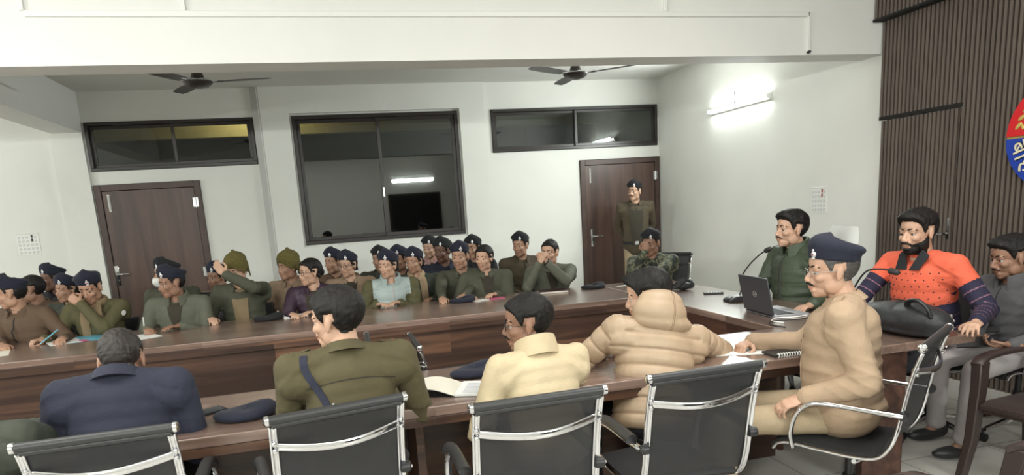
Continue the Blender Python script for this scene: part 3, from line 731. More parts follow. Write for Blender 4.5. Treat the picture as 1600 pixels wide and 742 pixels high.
def garment(name, b, vox, mats, parent, fold=.006, seed=1, ff=9, smooth=5, fn=None, mfn=None):
    me = remesh(b, vox, smooth)
    V = getco(me); N_ = getno(me)
    dsp = fold*wob(V*np.array([1, 1, .75]), ff*1.6, seed, 3)
    if fn is not None: dsp = dsp+fn(V)
    setco(me, V+N_*dsp[:, None])
    for m in mats: me.materials.append(m)
    if mfn is not None: setmi(me, mfn(fcen(me)))
    me.polygons.foreach_set('use_smooth', [True]*len(me.polygons))
    o = bpy.data.objects.new(name, me); C.objects.link(o)
    if parent is not None: o.parent = parent
    return o
def region_shell(me, H, pred, thick, name, m, parent, seed, rings=4, lump=.004, extra=None):
    """hair grown from the skin: the faces inside pred lifted along their normals, edge tucked into the skin"""
    V = getco(me); N_ = getno(me); Hi = np.linalg.inv(H); L = V@Hi[:3, :3].T+Hi[:3, 3]
    inv = pred(L)
    nf = len(me.polygons); lv = np.empty(len(me.loops), int); me.loops.foreach_get('vertex_index', lv)
    ls = np.empty(nf, int); me.polygons.foreach_get('loop_start', ls); lt = np.empty(nf, int); me.polygons.foreach_get('loop_total', lt)
    F = [tuple(lv[a:a+c]) for a, c in zip(ls, lt)]
    keep = [f for f in F if all(inv[i] for i in f)]
    if not keep: return None
    used = sorted({i for f in keep for i in f}); idx = {v: i for i, v in enumerate(used)}
    from collections import Counter
    ed = Counter(); adj = {i: set() for i in range(len(used))}
    kf = [tuple(idx[i] for i in f) for f in keep]
    for f in kf:
        for a, c in zip(f, f[1:]+f[:1]): ed[(min(a, c), max(a, c))] += 1; adj[a].add(c); adj[c].add(a)
    dist = np.full(len(used), 99); fr = {i for e_, k in ed.items() if k == 1 for i in e_}
    for i in fr: dist[i] = 0
    k = 0
    while fr and k < rings:
        k += 1; nx = set()
        for i in fr:
            for j in adj[i]:
                if dist[j] > k: dist[j] = k; nx.add(j)
        fr = nx
    t = np.clip(dist/rings, 0, 1); t = t*(2-t)
    U = V[used]; n_ = N_[used]; Lu = L[used]
    off = -.0015+t*thick(Lu)+t*lump*wob(Lu, 45, seed, 2)+t*lump*.6*wob(Lu*np.array([.35, 1.2, 1.0]), 190, seed+1, 1)
    b = MB(); b.add(U+n_*off[:, None], kf)
    if extra: extra(b)
    me2 = bpy.data.meshes.new(name); me2.from_pydata(np.concatenate(b.v).tolist(), [], b.f); me2.materials.append(m)
    me2.polygons.foreach_set('use_smooth', [True]*len(me2.polygons)); me2.update()
    o = bpy.data.objects.new(name, me2); C.objects.link(o); o.parent = parent; return o
def zline(x, short=0, low=-.062):
    return np.interp(x, [-.06, -.03, -.022, -.012, .012, .02, .034, .055, .07, .09], [low, low, -.02, .024, .022, -.006, .008, .050+short, .066+short, .074+short])
def child(name, me, parent, Mx=None):
    o = bpy.data.objects.new(name, me); C.objects.link(o); o.parent = parent
    if Mx is not None: o.matrix_local = Matrix(Mx.tolist())
    return o
def T4(R, p): m = np.eye(4); m[:3, :3] = R; m[:3, 3] = p; return m
def person(label, group=None, head=(0, 0, 1.15), body=-90, look=-120, pitch=0, roll=0, lean=.2, side=0, hip=.55, seat=True, near=False,
           skin_='m', fem=False, hat=None, hairm='hair', hairstyle=None, moust=False, beard=0, glasses=None, brow=True, s=1.0, bulk=1.0, shoulder=.19,
           hands=((.35, .16, .80), (.35, -.16, .80)), handpose=(None, None), curl=(.4, .4), jacket='olive', puff=0, quilt=1.0, collar='stand', zip_=None, scarf=None, inner=None, iw=1.0, il=.50,
           vest=None, legs=True, trousers='khaki', seed=1, knee=None, extra=None, elbow=(None, None), hatseed=0, jfn=None, jm=None, hood=None, neckf=.02, drop=.132, sleeve=1.0, feet=None, jvox=None):
    """head = centre of the head in the world; hands are given in the person's own frame (forward, left, height)"""
    Bd = math.radians(body); Rb = rz(Bd)
    Hc = np.array(head, float)
    Rh_w = rz(math.radians(look))@ry(math.radians(pitch))@rx(math.radians(roll))
    # neck base and pelvis in the world
    nb = Hc-Rh_w@V3(.018, 0, 0)-V3(0, 0, drop*s)-Rb@V3(neckf, 0, 0)
    tl = (nb[2]-hip)/max(math.cos(lean), .3)
    pel = nb-Rb@V3(math.sin(lean)*tl, side, 0); pel[2] = hip
    org = V3(pel[0], pel[1], 0)
    loc = lambda p: Rb.T@(np.array(p, float)-org)
    if knee is not None: knee = [loc(q[1:]) if q[0] == 'w' else q for q in knee]
    if feet is not None: feet = [loc(q[1:]) if q[0] == 'w' else q for q in feet]
    nbL = loc(nb); HL = loc(Hc); RhL = Rb.T@Rh_w; plv = V3(0, 0, hip)
    up = norm(nbL-plv); fwd = norm(np.cross(V3(0, 1, 0), up)); fwd = fwd if fwd[0] > 0 else -fwd; lf = np.cross(up, fwd)
    tp = lambda f, l, u: plv+fwd*f+lf*l+up*u     # torso frame
    TL = np.linalg.norm(nbL-plv)
    sh = [tp(-.005, s_*shoulder*s, TL-.045*s) for s_ in (1, -1)]
    H4 = T4(RhL*s*(0.96 if fem else 1.0), HL)
    vox = .0042 if near else .0062
    b = MB(); head_shapes(b, H4, fem, .90 if fem else 1.0)
    b.cap(HL+RhL@V3(-.018, 0, -.04)*s, nbL+V3(-.005, 0, 0), .052*s*(.88 if fem else 1), .060*s*(.88 if fem else 1))
    b.cap(nbL+V3(0, 0, -.0), tp(0, 0, TL*.45), .06, .085); b.cap(tp(0, 0, TL*.45), plv+V3(0, 0, .03), .085, .09); b.cap(sh[0], sh[1], .045, .045)
    hb = []; arms = []
    for i, s_ in enumerate((1, -1)):
        hd = hands[i]
        if hd is None: hd = (.28, .12*s_, hip+.03)
        Hw = loc(hd[1:]) if hd[0] == 'w' else np.array(hd, float); hint = elbow[i] if elbow[i] is not None else (-.25, .55*s_, -1)
        E, Wp = ik(sh[i], Hw, .285*s, .255*s, hint)
        b.cap(sh[i], E, .038, .033); b.cap(E, Wp, .035, .024)
        hp = handpose[i] or {}
        if 'wd' in hp: hp = dict(hp, d=Rb.T@np.array(hp['wd'], float))
        if 'wn' in hp: hp = dict(hp, n=Rb.T@np.array(hp['wn'], float))
        d = np.array(hp['d'], float) if 'd' in hp else norm(norm(Wp-E)+np.array([0, 0, -(norm(Wp-E)[2])*.8])); pn = np.array(hp.get('n', (0, 0, 1)), float)
        hand_shapes(b, Wp, d, pn, s_, curl[i], sc=s*(.92 if fem else 1.0))
        arms.append((sh[i], E, Wp))
    # legs
    kn = []; an = []
    for i, s_ in enumerate((1, -1)):
        hj = plv+V3(0, s_*.095, -.01)
        if seat:
            K = V3(.43*s, s_*.13, .50) if knee is None else np.array(knee[i], float)
            A = V3(.40*s, s_*.14, .09) if feet is None else np.array(feet[i], float)
        else: K = V3(.02, s_*.10, .48); A = V3(-.01, s_*.11, .09)
        b.cap(hj, K, .055, .045); b.cap(K, A, .042, .034); b.cap(A, A+V3(.06, 0, -.045), .03, .025)
        kn.append(K); an.append(A)
    me = remesh(b, vox, 2, .45)
    sm, lm = skin(SK[skin_] if isinstance(skin_, str) else skin_)
    me.materials.append(sm); me.materials.append(lm)
    Hi = np.linalg.inv(H4); c = fcen(me)@Hi[:3, :3].T+Hi[:3, 3]
    lip = (c[:, 0] > .088)&(np.abs(c[:, 1]) < .024-.25*np.abs(c[:, 2]+.059))&(c[:, 2] > -.0705)&(c[:, 2] < -.048)
    setmi(me, lip.astype(int)); me.polygons.foreach_set('use_smooth', [True]*len(me.polygons))
    o = bpy.data.objects.new('person', me); C.objects.link(o); o.location = org; o.rotation_euler = (0, 0, Bd)
    tag(o, label, 'person', group)
    for s_ in (1, -1): child('eye', eye_mesh(), o, H4@T4(rz(0), V3(.0715, s_*.031, .0025)))
    hb = MB()
    def hp_(x, y, z): return H4[:3, :3]@V3(x, y, z)+H4[:3, 3]
    if brow:
        for s_ in (1, -1):
            P = [hp_(*q) for q in ((.0905, s_*.013, .0285), (.0885, s_*.028, .0335), (.0775, s_*.042, .031), (.066, s_*.053, .024))]
            MB().tube(smooth_path(P, 3), np.interp(np.linspace(0, 1, 10), [0, .4, 1], [.0036, .0034, .0015])*(.7 if fem else 1.05)*s, 8, flat=1).build('eyebrow', M[hairm] if hairm != 'hair_grey' else M['hair'], o)
    if moust:
        mb_ = MB()
        for s_ in (1, -1):
            P = [hp_(*q) for q in ((.1045, 0, -.0425), (.1025, s_*.010, -.0435), (.0965, s_*.021, -.0475), (.086, s_*.031, -.055))]
            mb_.tube(smooth_path(P, 3), np.interp(np.linspace(0, 1, 10), [0, .5, 1], [.0052, .0052, .002])*s*moust, 8)
        mb_.build('moustache', M['hair'], o)
    # hair
    if hat == 'knit': pass
    else:
        lowc = -.048
        def pred(L):
            x, y, z = L.T
            m = (z > zline(x, low=lowc))&(x < .12)
            m &= ~((np.abs(y) > .0735)&(x > -.03)&(x < .02)&(z < .036)&(z > -.05))
            m &= np.linalg.norm(L*np.array([.9, 1.1, 1]), axis=1) < .16
            return m
        def thick(L):
            x, y, z = L.T
            if hat == 'beret': return np.full(len(L), .006 if not fem else .010)
            t_ = .003+.013*np.clip((z+.035)/.12, 0, 1)
            if fem: t_ = .010+.006*np.clip(z/.1, 0, 1)
            if hairstyle == 'quiff': t_ = t_+.018*np.clip((x-.0)/.07, 0, 1)*np.clip((z-.04)/.05, 0, 1)+.003
            if hairstyle == 'short': t_ = .005+.006*np.clip((z-.02)/.08, 0, 1)
            if hairstyle == 'thick': t_ = t_+.007*np.clip((z+.03)/.09, 0, 1)
            return t_
        def ex(b_):
            if fem:
                q = hp_(-.105, 0, -.02 if hat == 'beret' else .0); b_.ell(q, np.array((.034, .038, .036))*s, RhL)
                b_.cap(hp_(-.07, 0, .02), q, .05*s, .035*s)
                for s_ in (1, -1): b_.cap(hp_(.005, s_*.074, .02), hp_(-.05, s_*.068, -.035), .011*s, .014*s)
        region_shell(me, H4, pred, lambda L: thick(L)*s, 'hair', M[hairm], o, seed, rings=3 if not near else 4, lump=.0035 if not fem else .0012, extra=ex)
    if beard:
        def pb(L):
            x, y, z = L.T
            return (z < np.interp(x, [-.0, .03, .07, .1], [-.01, -.035, -.046, -.072]))&(z > -.125)&(x > -.012)&~((np.abs(y) < .019)&(z > -.071)&(x > .08))&(np.abs(y) < .074)&(x*.5-z > .012)
        region_shell(me, H4, pb, lambda L: np.full(len(L), .004*beard), 'beard', M['hair'] if beard > 1 else M['stubble'], o, seed+3, rings=2, lump=.0008)
    if hat == 'beret' or hat == 'beret_black':
        bm_, bg = beret_mesh(hat == 'beret_black', hatseed)
        bo = child('beret', bm_, o, H4)
        a = math.radians(26); bb_ = V3(-.010+.103*1.045*math.cos(a), .083*1.045*math.sin(a), .050+.02*math.cos(a)+.018)
        child('badge', bg, bo, T4(rz(a*1.1)*1.35, bb_))
    if hat == 'knit': child('knit_cap', knit_cap_mesh(), o, H4)
    if glasses:
        g = MB()
        for s_ in (1, -1):
            P = [hp_(.101-.006*abs(math.cos(t)*.6+.3*0), s_*(.032+.0225*math.cos(t)), .003+.0175*math.sin(t)) for t in np.linspace(0, 2*PI, 20, endpoint=False)]
            g.tube(P, .0016*s*(1.2 if glasses == 'dark' else .8), 6, closed=True)
            g.tube([hp_(.095, s_*.0545, .008), hp_(.06, s_*.078, .010), hp_(-.005, s_*.083, .008), hp_(-.02, s_*.083, -.004)], .0015*s, 6)
        g.tube([hp_(.100, .0095, .006), hp_(.105, 0, .009), hp_(.100, -.0095, .006)], .0014*s, 6)
        g.build('glasses', M['black_plastic'] if glasses == 'dark' else M['steel'], o)
    # ---------------- jacket
    jmats = CL[jacket] if isinstance(jacket, str) else jacket
    k = bulk*s; jb = MB(); Rt = np.stack([fwd, lf, up], 1)
    for u_, dx_, rx_, ry_ in ((.02, .0, .128, .172), (.16, .008, .130, .170), (.30, .012, .130, .168), (.44, .012, .127, .168), (.58, .010, .124, .170), (.70, .006, .120, .172), (.80, .0, .112, .170)):
        jb.ell(tp(dx_, 0, TL*u_), (rx_*k, ry_*k, TL*min(.29, .99-u_)), Rt, 28, 12)
    for s_ in (1, -1): jb.cap(tp(0, s_*.10*s, TL*.80), tp(-.005, s_*(shoulder*s-.01), TL-.10*s), .085*k, .066*k)
    jb.ell(plv+V3(0, 0, .02), (.135*k, .175*k, .095), None, 20, 12)
    jb.cap(tp(-.015, .075*s, TL-.035*s), tp(-.015, -.075*s, TL-.035*s), .060*k, .060*k)
    for i in (0, 1): jb.cap(tp(-.01, (.10 if i == 0 else -.10)*s, TL-.045*s), sh[i]+up*-.008, .062*k, .062*k)
    jb.cap(tp(-.02, 0, TL-.06), nbL+(HL-nbL)*.02, .078*s, .058*s*(.9 if fem else 1))
    sl = sleeve*(.5+.5*bulk)*s
    for S_, E_, W_ in arms:
        We = W_+norm(E_-W_)*.012
        jb.cap(S_, E_, .063*sl, .052*sl); jb.cap(E_, We, .053*sl, .037*sl)
        ax = norm(E_-W_); jb.tube([We+ax*.03, We-ax*.004], .040*sl, 14)
    def foldf(V):
        out = np.zeros(len(V))
        for S_, E_, W_ in arms:      # compression folds around the elbow
            dE = np.linalg.norm(V-E_, axis=1); ax = norm(W_-S_); out += .007*np.exp(-(dE/.12)**2)*ridge((V@ax)*62+2.2*wob(V, 9, seed+7, 2))
            ax2 = norm(S_-E_); dS = np.linalg.norm(V-S_, axis=1); out += .005*np.exp(-(dS/.13)**2)*ridge((V@(up*.75+lf*(.55 if S_ is arms[0][0] else -.55)))*45+2.2*wob(V, 8, seed+9, 2))
        u = (V-plv)@up; fr = (V-plv)@fwd
        out += .006*np.exp(-((u-TL*.28)/(TL*.33))**2)*ridge(u*30+3.2*wob(V, 5, seed+5, 2))
        if puff:
            # quilting: chest by height, sleeves by distance along the arm
            q = u.copy()
            for S_, E_, W_ in arms:
                for A_, B_, o0 in ((S_, E_, 0), (E_, W_, .285)):
                    d_ = B_-A_; t = np.clip(((V-A_)@d_)/(d_@d_), 0, 1); ds = np.linalg.norm(V-A_-t[:, None]*d_, axis=1)
                    lat = np.abs((V-plv)@lf); q = np.where((ds < .085)&((lat > shoulder*s-.012)|(A_ is E_)), o0+t*np.linalg.norm(d_)+.03, q)
            ph = (q % puff)/puff; out = out*(.45 if quilt > .7 else 1)+quilt*(.007*(np.abs(np.sin(PI*ph))**.5)-.004-.006*np.exp(-(np.minimum(ph, 1-ph)/.06)**2))
        if jfn is not None: out += jfn(V, dict(plv=plv, up=up, fwd=fwd, lf=lf, TL=TL, arms=arms, s=s))
        return out
    ctx = dict(plv=plv, up=up, fwd=fwd, lf=lf, TL=TL, arms=arms, s=s, nb=nbL, HL=HL, RhL=RhL, tp=tp, kn=kn, an=an, H4=H4)
    def nearest(P):
        """0 torso, 1/2 upper arms, 3/4 forearms, with the parameter along the arm"""
        best = np.full(len(P), .11); idx = np.zeros(len(P), int); par = np.zeros(len(P))
        for i, (S_, E_, W_) in enumerate(arms):
            for j, (A_, B_) in enumerate(((S_, E_), (E_, W_))):
                d_ = B_-A_; t = np.clip(((P-A_)@d_)/(d_@d_), 0, 1); ds = np.linalg.norm(P-A_-t[:, None]*d_, axis=1)
                ok = (ds < best*(1 if j == 0 else 1.05))&((j == 0)|(ds < .070*s))
                if j == 0: ok &= (np.abs((P-plv)@lf) > shoulder*s-.02)|(((P-A_)@d_) > .35*(d_@d_))
                best = np.where(ok, ds, best); idx = np.where(ok, 1+i+2*j, idx); par = np.where(ok, t+j, par)
        return idx, par
    ctx['nearest'] = nearest
    mf = None
    if vest is not None: mf = lambda P: (nearest(P)[0] > 0).astype(int)
    if jm is not None: mf = lambda P: jm(P, ctx)
    jv = jvox or (.008 if near else .0115)
    jk = garment('jacket' if not jacket in ('coral', 'hoodie') else ('jumper' if jacket == 'coral' else 'hoodie'), jb, jv, jmats, o, .0035 if not puff else .002, seed, 7, 4 if near else 3, foldf, mf)
    def front(y_, u_, off=.003):
        st = tp(.6, y_, u_); hit, l_, n_, i_ = jk.ray_cast(Vector(st), Vector(-fwd))
        l_ = np.array(l_)
        if not hit or (l_-plv)@fwd > .195*k: l_ = tp(.150*k*math.sqrt(max(.2, 1-(y_/.2)**2)), y_, u_)
        return l_+fwd*off
    # collar
    c0 = nbL+(HL-nbL)*.06; cu = norm(HL-RhL@V3(.02, 0, 0)-nbL)*.55+up*.45; cu = norm(cu); cf = norm(fwd-cu*(fwd@cu)); cl_ = np.cross(cu, cf)
    def band(r0, r1, h, a0, a1, th, zoff=0, drop=0, name='collar', m=None, n=26):
        b_ = MB(); V = []; F = []
        for i in range(n):
            a = a0+(a1-a0)*i/(n-1); dr = cf*math.cos(a)*1.02+cl_*math.sin(a); fr = (1+math.cos(a))/2
            for (r_, z_) in ((r0, 0), (r1, h), (r1+th, h), (r0+th*1.6, 0)):
                V.append(c0+dr*r_*s+cu*(z_+zoff-drop*fr)*s)
        for i in range(n-1):
            for j in range(4): F.append((i*4+j, i*4+(j+1) % 4, (i+1)*4+(j+1) % 4, (i+1)*4+j))
        F += [(0, 1, 2, 3), tuple((n-1)*4+j for j in (3, 2, 1, 0))]
        b_.add(V, F); return b_.build(name, m if m is not None else jmats[0], o, .003, angle=60)
    fm = .88 if fem else 1
    if collar == 'stand': band(.072*fm, .067*fm, .052, .35, 2*PI-.35, .010, -.012, .03)
    elif collar == 'shirt':
        band(.066*fm, .062*fm, .038, .25, 2*PI-.25, .006, -.004, .022); band(.090*fm, .064*fm, .036, .30, 2*PI-.30, .006, -.006, .03)
    elif collar == 'turn': band(.090*fm, .076*fm, .050, .45, 2*PI-.45, .013, -.022, .028)
    elif collar == 'high': band(.078, .074, .085, .45, 2*PI-.45, .016, -.02, .035)
    if inner is not None:
        # V of the shirt showing in the open front
        b_ = MB(); P = []
        zt = TL-.01
        pts = [(.0, .045, zt), (.0, -.045, zt), (.0, 0, zt-.16)]
        ch_r = .118*k
        V = []; F = []; n = 10
        for i in range(n):
            t = i/(n-1); u_ = TL*.97-t*TL*il; wd = iw*(.058*(1-t)**.8+.006+(.03*t if il > .6 else 0))*s
            for j in range(5): V.append(front(wd*(-1+2*j/4), u_, .012))
        for _ in range(2): V = [V[q] if q < 5 or q >= len(V)-5 else (V[q-5]+2*V[q]+V[q+5])/4 for q in range(len(V))]
        nV = len(V); V2 = [v-fwd*.03 for v in V]
        for i in range(n-1):
            for j in range(4): a = i*5+j; F.append((a, a+1, a+6, a+5)); F.append((a+nV, a+5+nV, a+6+nV, a+1+nV))
        for i in range(n-1): F += [(i*5, (i+1)*5, (i+1)*5+nV, i*5+nV), (i*5+4, i*5+4+nV, (i+1)*5+4+nV, (i+1)*5+4)]
        b_.add(V+V2, F).build('shirt', M[inner], o)
    if zip_ is None and collar == 'turn' and not near and inner is None: zip_ = 'dark_cloth'
    if zip_ is not None:
        V = [front(.012, u_, .002) for u_ in np.linspace(TL*.93, TL*.30, 14)]
        MB().tube(V, .0035, 6, flat=1.6).build('zip', M[zip_], o)
    if scarf is not None:
        b_ = MB(); n = 22
        P = [c0+(cf*math.cos(a)+cl_*math.sin(a))*(.078*s)*fm+cu*(.012+.012*math.cos(a+PI)) for a in np.linspace(.5, 2*PI-.5, n)]
        b_.tube(P, .027*s, 10, flat=.8)
        for s_ in (1, -1):
            Q = []
            for u_, y_ in ((TL*.93, .055), (TL*.85, .062), (TL*.7, .065), (TL*.5, .07), (TL*.3, .072)):
                Q.append(front(s_*y_*s, u_, .009))
            b_.tube(smooth_path([P[0] if s_ > 0 else P[-1]]+Q, 3), .030*s, 10, flat=None, upv=fwd) if 0 else b_.sweep(smooth_path([P[0 if s_ > 0 else -1]]+Q, 3), [(-.034, -.009), (-.012, -.014), (.012, -.010), (.034, -.012), (.036, .006), (0, .012), (-.036, .008)], fwd)
        garment('scarf', b_, .007, [M[scarf]], o, .003, seed+2, 16, 2)
    if hood is not None:
        hb_ = MB(); hood(hb_, ctx); hv = .008
        garment('hood', hb_, hv, [jmats[0]], o, .003, seed+4, 8, 5)
    if legs:
        tb = MB(); tm = CL[trousers]
        tb.ell(plv+V3(-.01, 0, -.02), (.135, .17, .085), None, 20, 12)
        for i in (0, 1):
            hj = plv+V3(0, (.09, -.09)[i], -.015)
            tb.cap(hj, kn[i], .082, .062); An = an[i]+V3(0, 0, .02); tb.cap(kn[i], An, .062, .05); tb.tube([An+norm(kn[i]-An)*.03, An-norm(kn[i]-An)*.012], .056, 12)
        garment('trousers', tb, .012 if near else .022, [tm[0]], o, .004, seed+11, 8, 3)
        for i in (0, 1):
            A = an[i]; fb = MB(); fd = V3(1, 0, 0)
            fb.ell(A+V3(.06, 0, -.052), (.125, .044, .035), None, 20, 12); fb.ell(A+V3(-.02, 0, -.03), (.055, .042, .05), None, 16, 10)
            fb.v = [np.where(v_[:, 2:3] < .004, np.concatenate([v_[:, :2], np.full((len(v_), 1), .004)], 1), v_) for v_ in fb.v]
            fb.build('shoe', M['black_leather'], o)
    if extra is not None: extra(o, ctx)
    return o
def cloth(name, col, **k):
    a = dict(rough=.82, bump=.35, bscale=130, var=.10, vscale=7); a.update(k); m = mat(name, col, **a); M[name] = m; return m
cloth('olive_cloth', (.088, .080, .036)); cloth('green_cloth', (.068, .070, .046)); cloth('greygreen_cloth', (.105, .110, .080)); cloth('darkgreen_cloth', (.045, .052, .038))
cloth('brown_cloth', (.115, .072, .045)); cloth('khaki_cloth', (.40, .285, .19)); cloth('tan_cloth', (.30, .21, .14)); cloth('beige_cloth', (.40, .30, .20)); cloth('purple_cloth', (.045, .022, .040), rough=.5)
cloth('silver_cloth', (.36, .43, .42), rough=.45); cloth('navy_cloth', (.018, .021, .040)); cloth('dark_cloth', (.014, .015, .018)); cloth('olivebrown_cloth', (.075, .058, .034)); cloth('shirt_dark', (.035, .028, .018))
cloth('pink_cloth', (.55, .33, .32)); cloth('scarf_khaki', (.22, .16, .09)); cloth('scarf_beige', (.42, .30, .19)); cloth('cream_cloth', (.60, .49, .32), rough=.9, bump=.5); cloth('puffer_cloth', (.44, .32, .215), rough=.48, bump=.15)
cloth('uniform_olive', (.085, .070, .032)); cloth('vestgreen_cloth', (.050, .068, .042), rough=.55); cloth('coral_knit', (.72, .125, .065), bump=.7, bscale=260); cloth('navy_knit', (.016, .014, .040), bump=.6, bscale=260); cloth('stripe_knit', (.26, .12, .16))
cloth('grey_fleece', (.088, .086, .092), rough=.9); cloth('lightgrey_cloth', (.42, .38, .38)); cloth('khaki_trouser', (.37, .285, .185)); cloth('dark_trouser', (.02, .02, .025)); cloth('camo_a', (.10, .11, .07)); cloth('camo_b', (.03, .035, .025))
def camo():
    m = mat('camouflage_cloth', (.1, .1, .1), .85, bump=.3, bscale=120); nt = m.node_tree; tc = nt.nodes.new('ShaderNodeTexCoord'); n = nt.nodes.new('ShaderNodeTexNoise'); n.inputs['Scale'].default_value = 16; n.inputs['Detail'].default_value = 3
    r = nt.nodes.new('ShaderNodeValToRGB'); r.color_ramp.interpolation = 'CONSTANT'; e = r.color_ramp.elements
    e[0].color = (.022, .026, .02, 1); e[0].position = 0; e[1].color = (.075, .085, .05, 1); e[1].position = .44
    k = e.new(.53); k.color = (.18, .17, .115, 1); k = e.new(.62); k.color = (.04, .045, .03, 1)
    nt.links.new(tc.outputs['Object'], n.inputs['Vector']); nt.links.new(n.outputs['Fac'], r.inputs[0]); nt.links.new(r.outputs[0], nt.nodes['Principled BSDF'].inputs['Base Color']); return m
M['camo'] = camo()
CL = {'olive': [M['olive_cloth']], 'green': [M['green_cloth']], 'greygreen': [M['greygreen_cloth']], 'darkgreen': [M['darkgreen_cloth']], 'brown': [M['brown_cloth']], 'khaki': [M['khaki_cloth']], 'tan': [M['tan_cloth']],
      'beige': [M['beige_cloth']], 'purple': [M['purple_cloth']], 'silver': [M['silver_cloth'], M['olive_cloth']], 'navy': [M['navy_cloth']], 'dark': [M['dark_cloth']], 'olivebrown': [M['olivebrown_cloth']], 'cream': [M['cream_cloth']],
      'puffer': [M['puffer_cloth']], 'uniform': [M['uniform_olive']], 'vestgreen': [M['vestgreen_cloth']], 'coral': [M['coral_knit'], M['navy_knit'], M['stripe_knit']], 'hoodie': [M['grey_fleece']], 'lightgrey': [M['lightgrey_cloth']], 'camo': [M['camo']],
      'khakit': [M['khaki_trouser']], 'darkt': [M['dark_trouser']]}
# ================================================================ DETAILS WORN BY SINGLE PEOPLE
def chest(ctx, y_, u_, off=.0, k=1.0):
    """a point on the chest (or, with k negative, on the back) of the torso"""
    TL = ctx['TL']; a = abs(k)
    e_ = 1-((u_-TL*.62)/(TL*.36))**2; e2 = 1-((u_-TL*.30)/(TL*.34))**2
    w2 = math.sqrt(max(1-(y_/(.18*a))**2, .05))
    fx = max(.118*a*math.sqrt(max(e_, 0)), .125*a*math.sqrt(max(e2, 0)), .05)*w2
    return ctx['tp']((fx+off+.01)*(1 if k > 0 else -1), y_, u_)
def surf(o, p, n):
    """where a ray from p (outside) along -n meets the jacket of o"""
    j = [c for c in kids(o) if c.name.split('.')[0] in ('jacket', 'jumper', 'hoodie')][0]
    hit, loc_, nn, i = j.ray_cast(Vector(p), Vector(-np.array(n)))
    return (np.array(loc_), np.array(nn)) if hit else (np.array(p), np.array(n))
def strip_on(o, pts, n, wd, th, name, m, ctx=None, up=None):
    """a strap laid on the jacket through the points pts, seen along n"""
    Q = []; NN = []
    for p in smooth_path(pts, 6):
        q, nn = surf(o, np.array(p)+norm(n)*.25, norm(n)); nn = nn if nn@norm(n) > 0 else -nn; Q.append(q+nn*th*.6); NN.append(nn)
    for _ in range(2): Q = [Q[0]]+[(Q[i-1]+2*Q[i]+Q[i+1])/4 for i in range(1, len(Q)-1)]+[Q[-1]]
    return MB().sweep(Q, [(-wd/2, -th), (wd/2, -th), (wd/2, th), (-wd/2, th)], NN).build(name, m, o)
def lanyard(o, c):
    tp, TL = c['tp'], c['TL']; n = norm(c['lf']*.35-c['fwd']*.9)
    strip_on(o, [tp(0, .155, TL-.03), tp(-.06, .165, TL-.07), tp(-.09, .125, TL-.15), tp(-.1, .10, TL-.22)], norm(-c['fwd']+c['up']*.5+c['lf']*.2), .028, .003, 'lanyard', M['navy_cloth'])
    for s_ in (1, -1):
        strip_on(o, [tp(.03, s_*.20, TL-.02), tp(-.0, s_*.13, TL)], c['up'], .045, .003, 'epaulette', M['uniform_olive'])
        q, nn = surf(o, tp(0.01, s_*.18, TL+.2), c['up']); MB().box(q+nn*.006, (.012, .04, .004)).build('rank_slide', M['navy_cloth'] if s_ > 0 else M['badge_red'], o)
    q, nn = surf(o, tp(-.3, .085, TL-.20), -c['fwd']); MB().ell(q, (.006, .006, .006)).build('button', M['steel'], o)
    strip_on(o, [tp(-.1, .17, TL-.13), tp(-.1, .05, TL-.115), tp(-.1, -.05, TL-.115), tp(-.1, -.17, TL-.13)], -c['fwd'], .005, .0012, 'yoke_seam', M['shirt_dark'])
def puffer_hood(b, c):
    tp, TL, HL = c['tp'], c['TL'], c['HL']; hb = c['fwd']; nb = c['nb']
    q = nb*.58+HL*.42-hb*.065
    R = np.stack([norm(hb*.9+c['up']*.2), c['lf'], norm(np.cross(norm(hb*.9+c['up']*.2), c['lf']))], 1)
    b.ell(q-c['up']*.012, (.090, .136, .088), R, 26, 18)
    b.ell(q+c['up']*.038-hb*.005, (.072, .112, .064), R, 24, 16)
    b.ell(nb-hb*.055+c['up']*.0, (.085, .150, .055), R, 24, 14)
    for s_ in (1, -1): b.cap(nb+c['lf']*s_*.085-hb*.02, nb+c['lf']*s_*.04+hb*.085-c['up']*.0, .052, .038)
def quilt_pad(o, c):
    tp, TL, HL, nb = c['tp'], c['TL'], c['HL'], c['nb']
    h = [k for k in kids(o) if k.name.split('.')[0] == 'hood'][0]
    for s_ in (-.036, -.028):
        Q = []; 
        for t in np.linspace(-.75, .9, 16):
            d = norm(c['up']*math.sin(t)-c['fwd']*math.cos(t)); s0 = (nb*.58+HL*.42)+c['lf']*s_+d*.4
            hit, l_, nn, i = h.ray_cast(Vector(s0), Vector(-d))
            if hit: Q.append(np.array(l_)+np.array(nn)*.001)
        if len(Q) > 3: MB().tube(Q, .0014, 6).build('hood_seam', M['tan_cloth'], o)
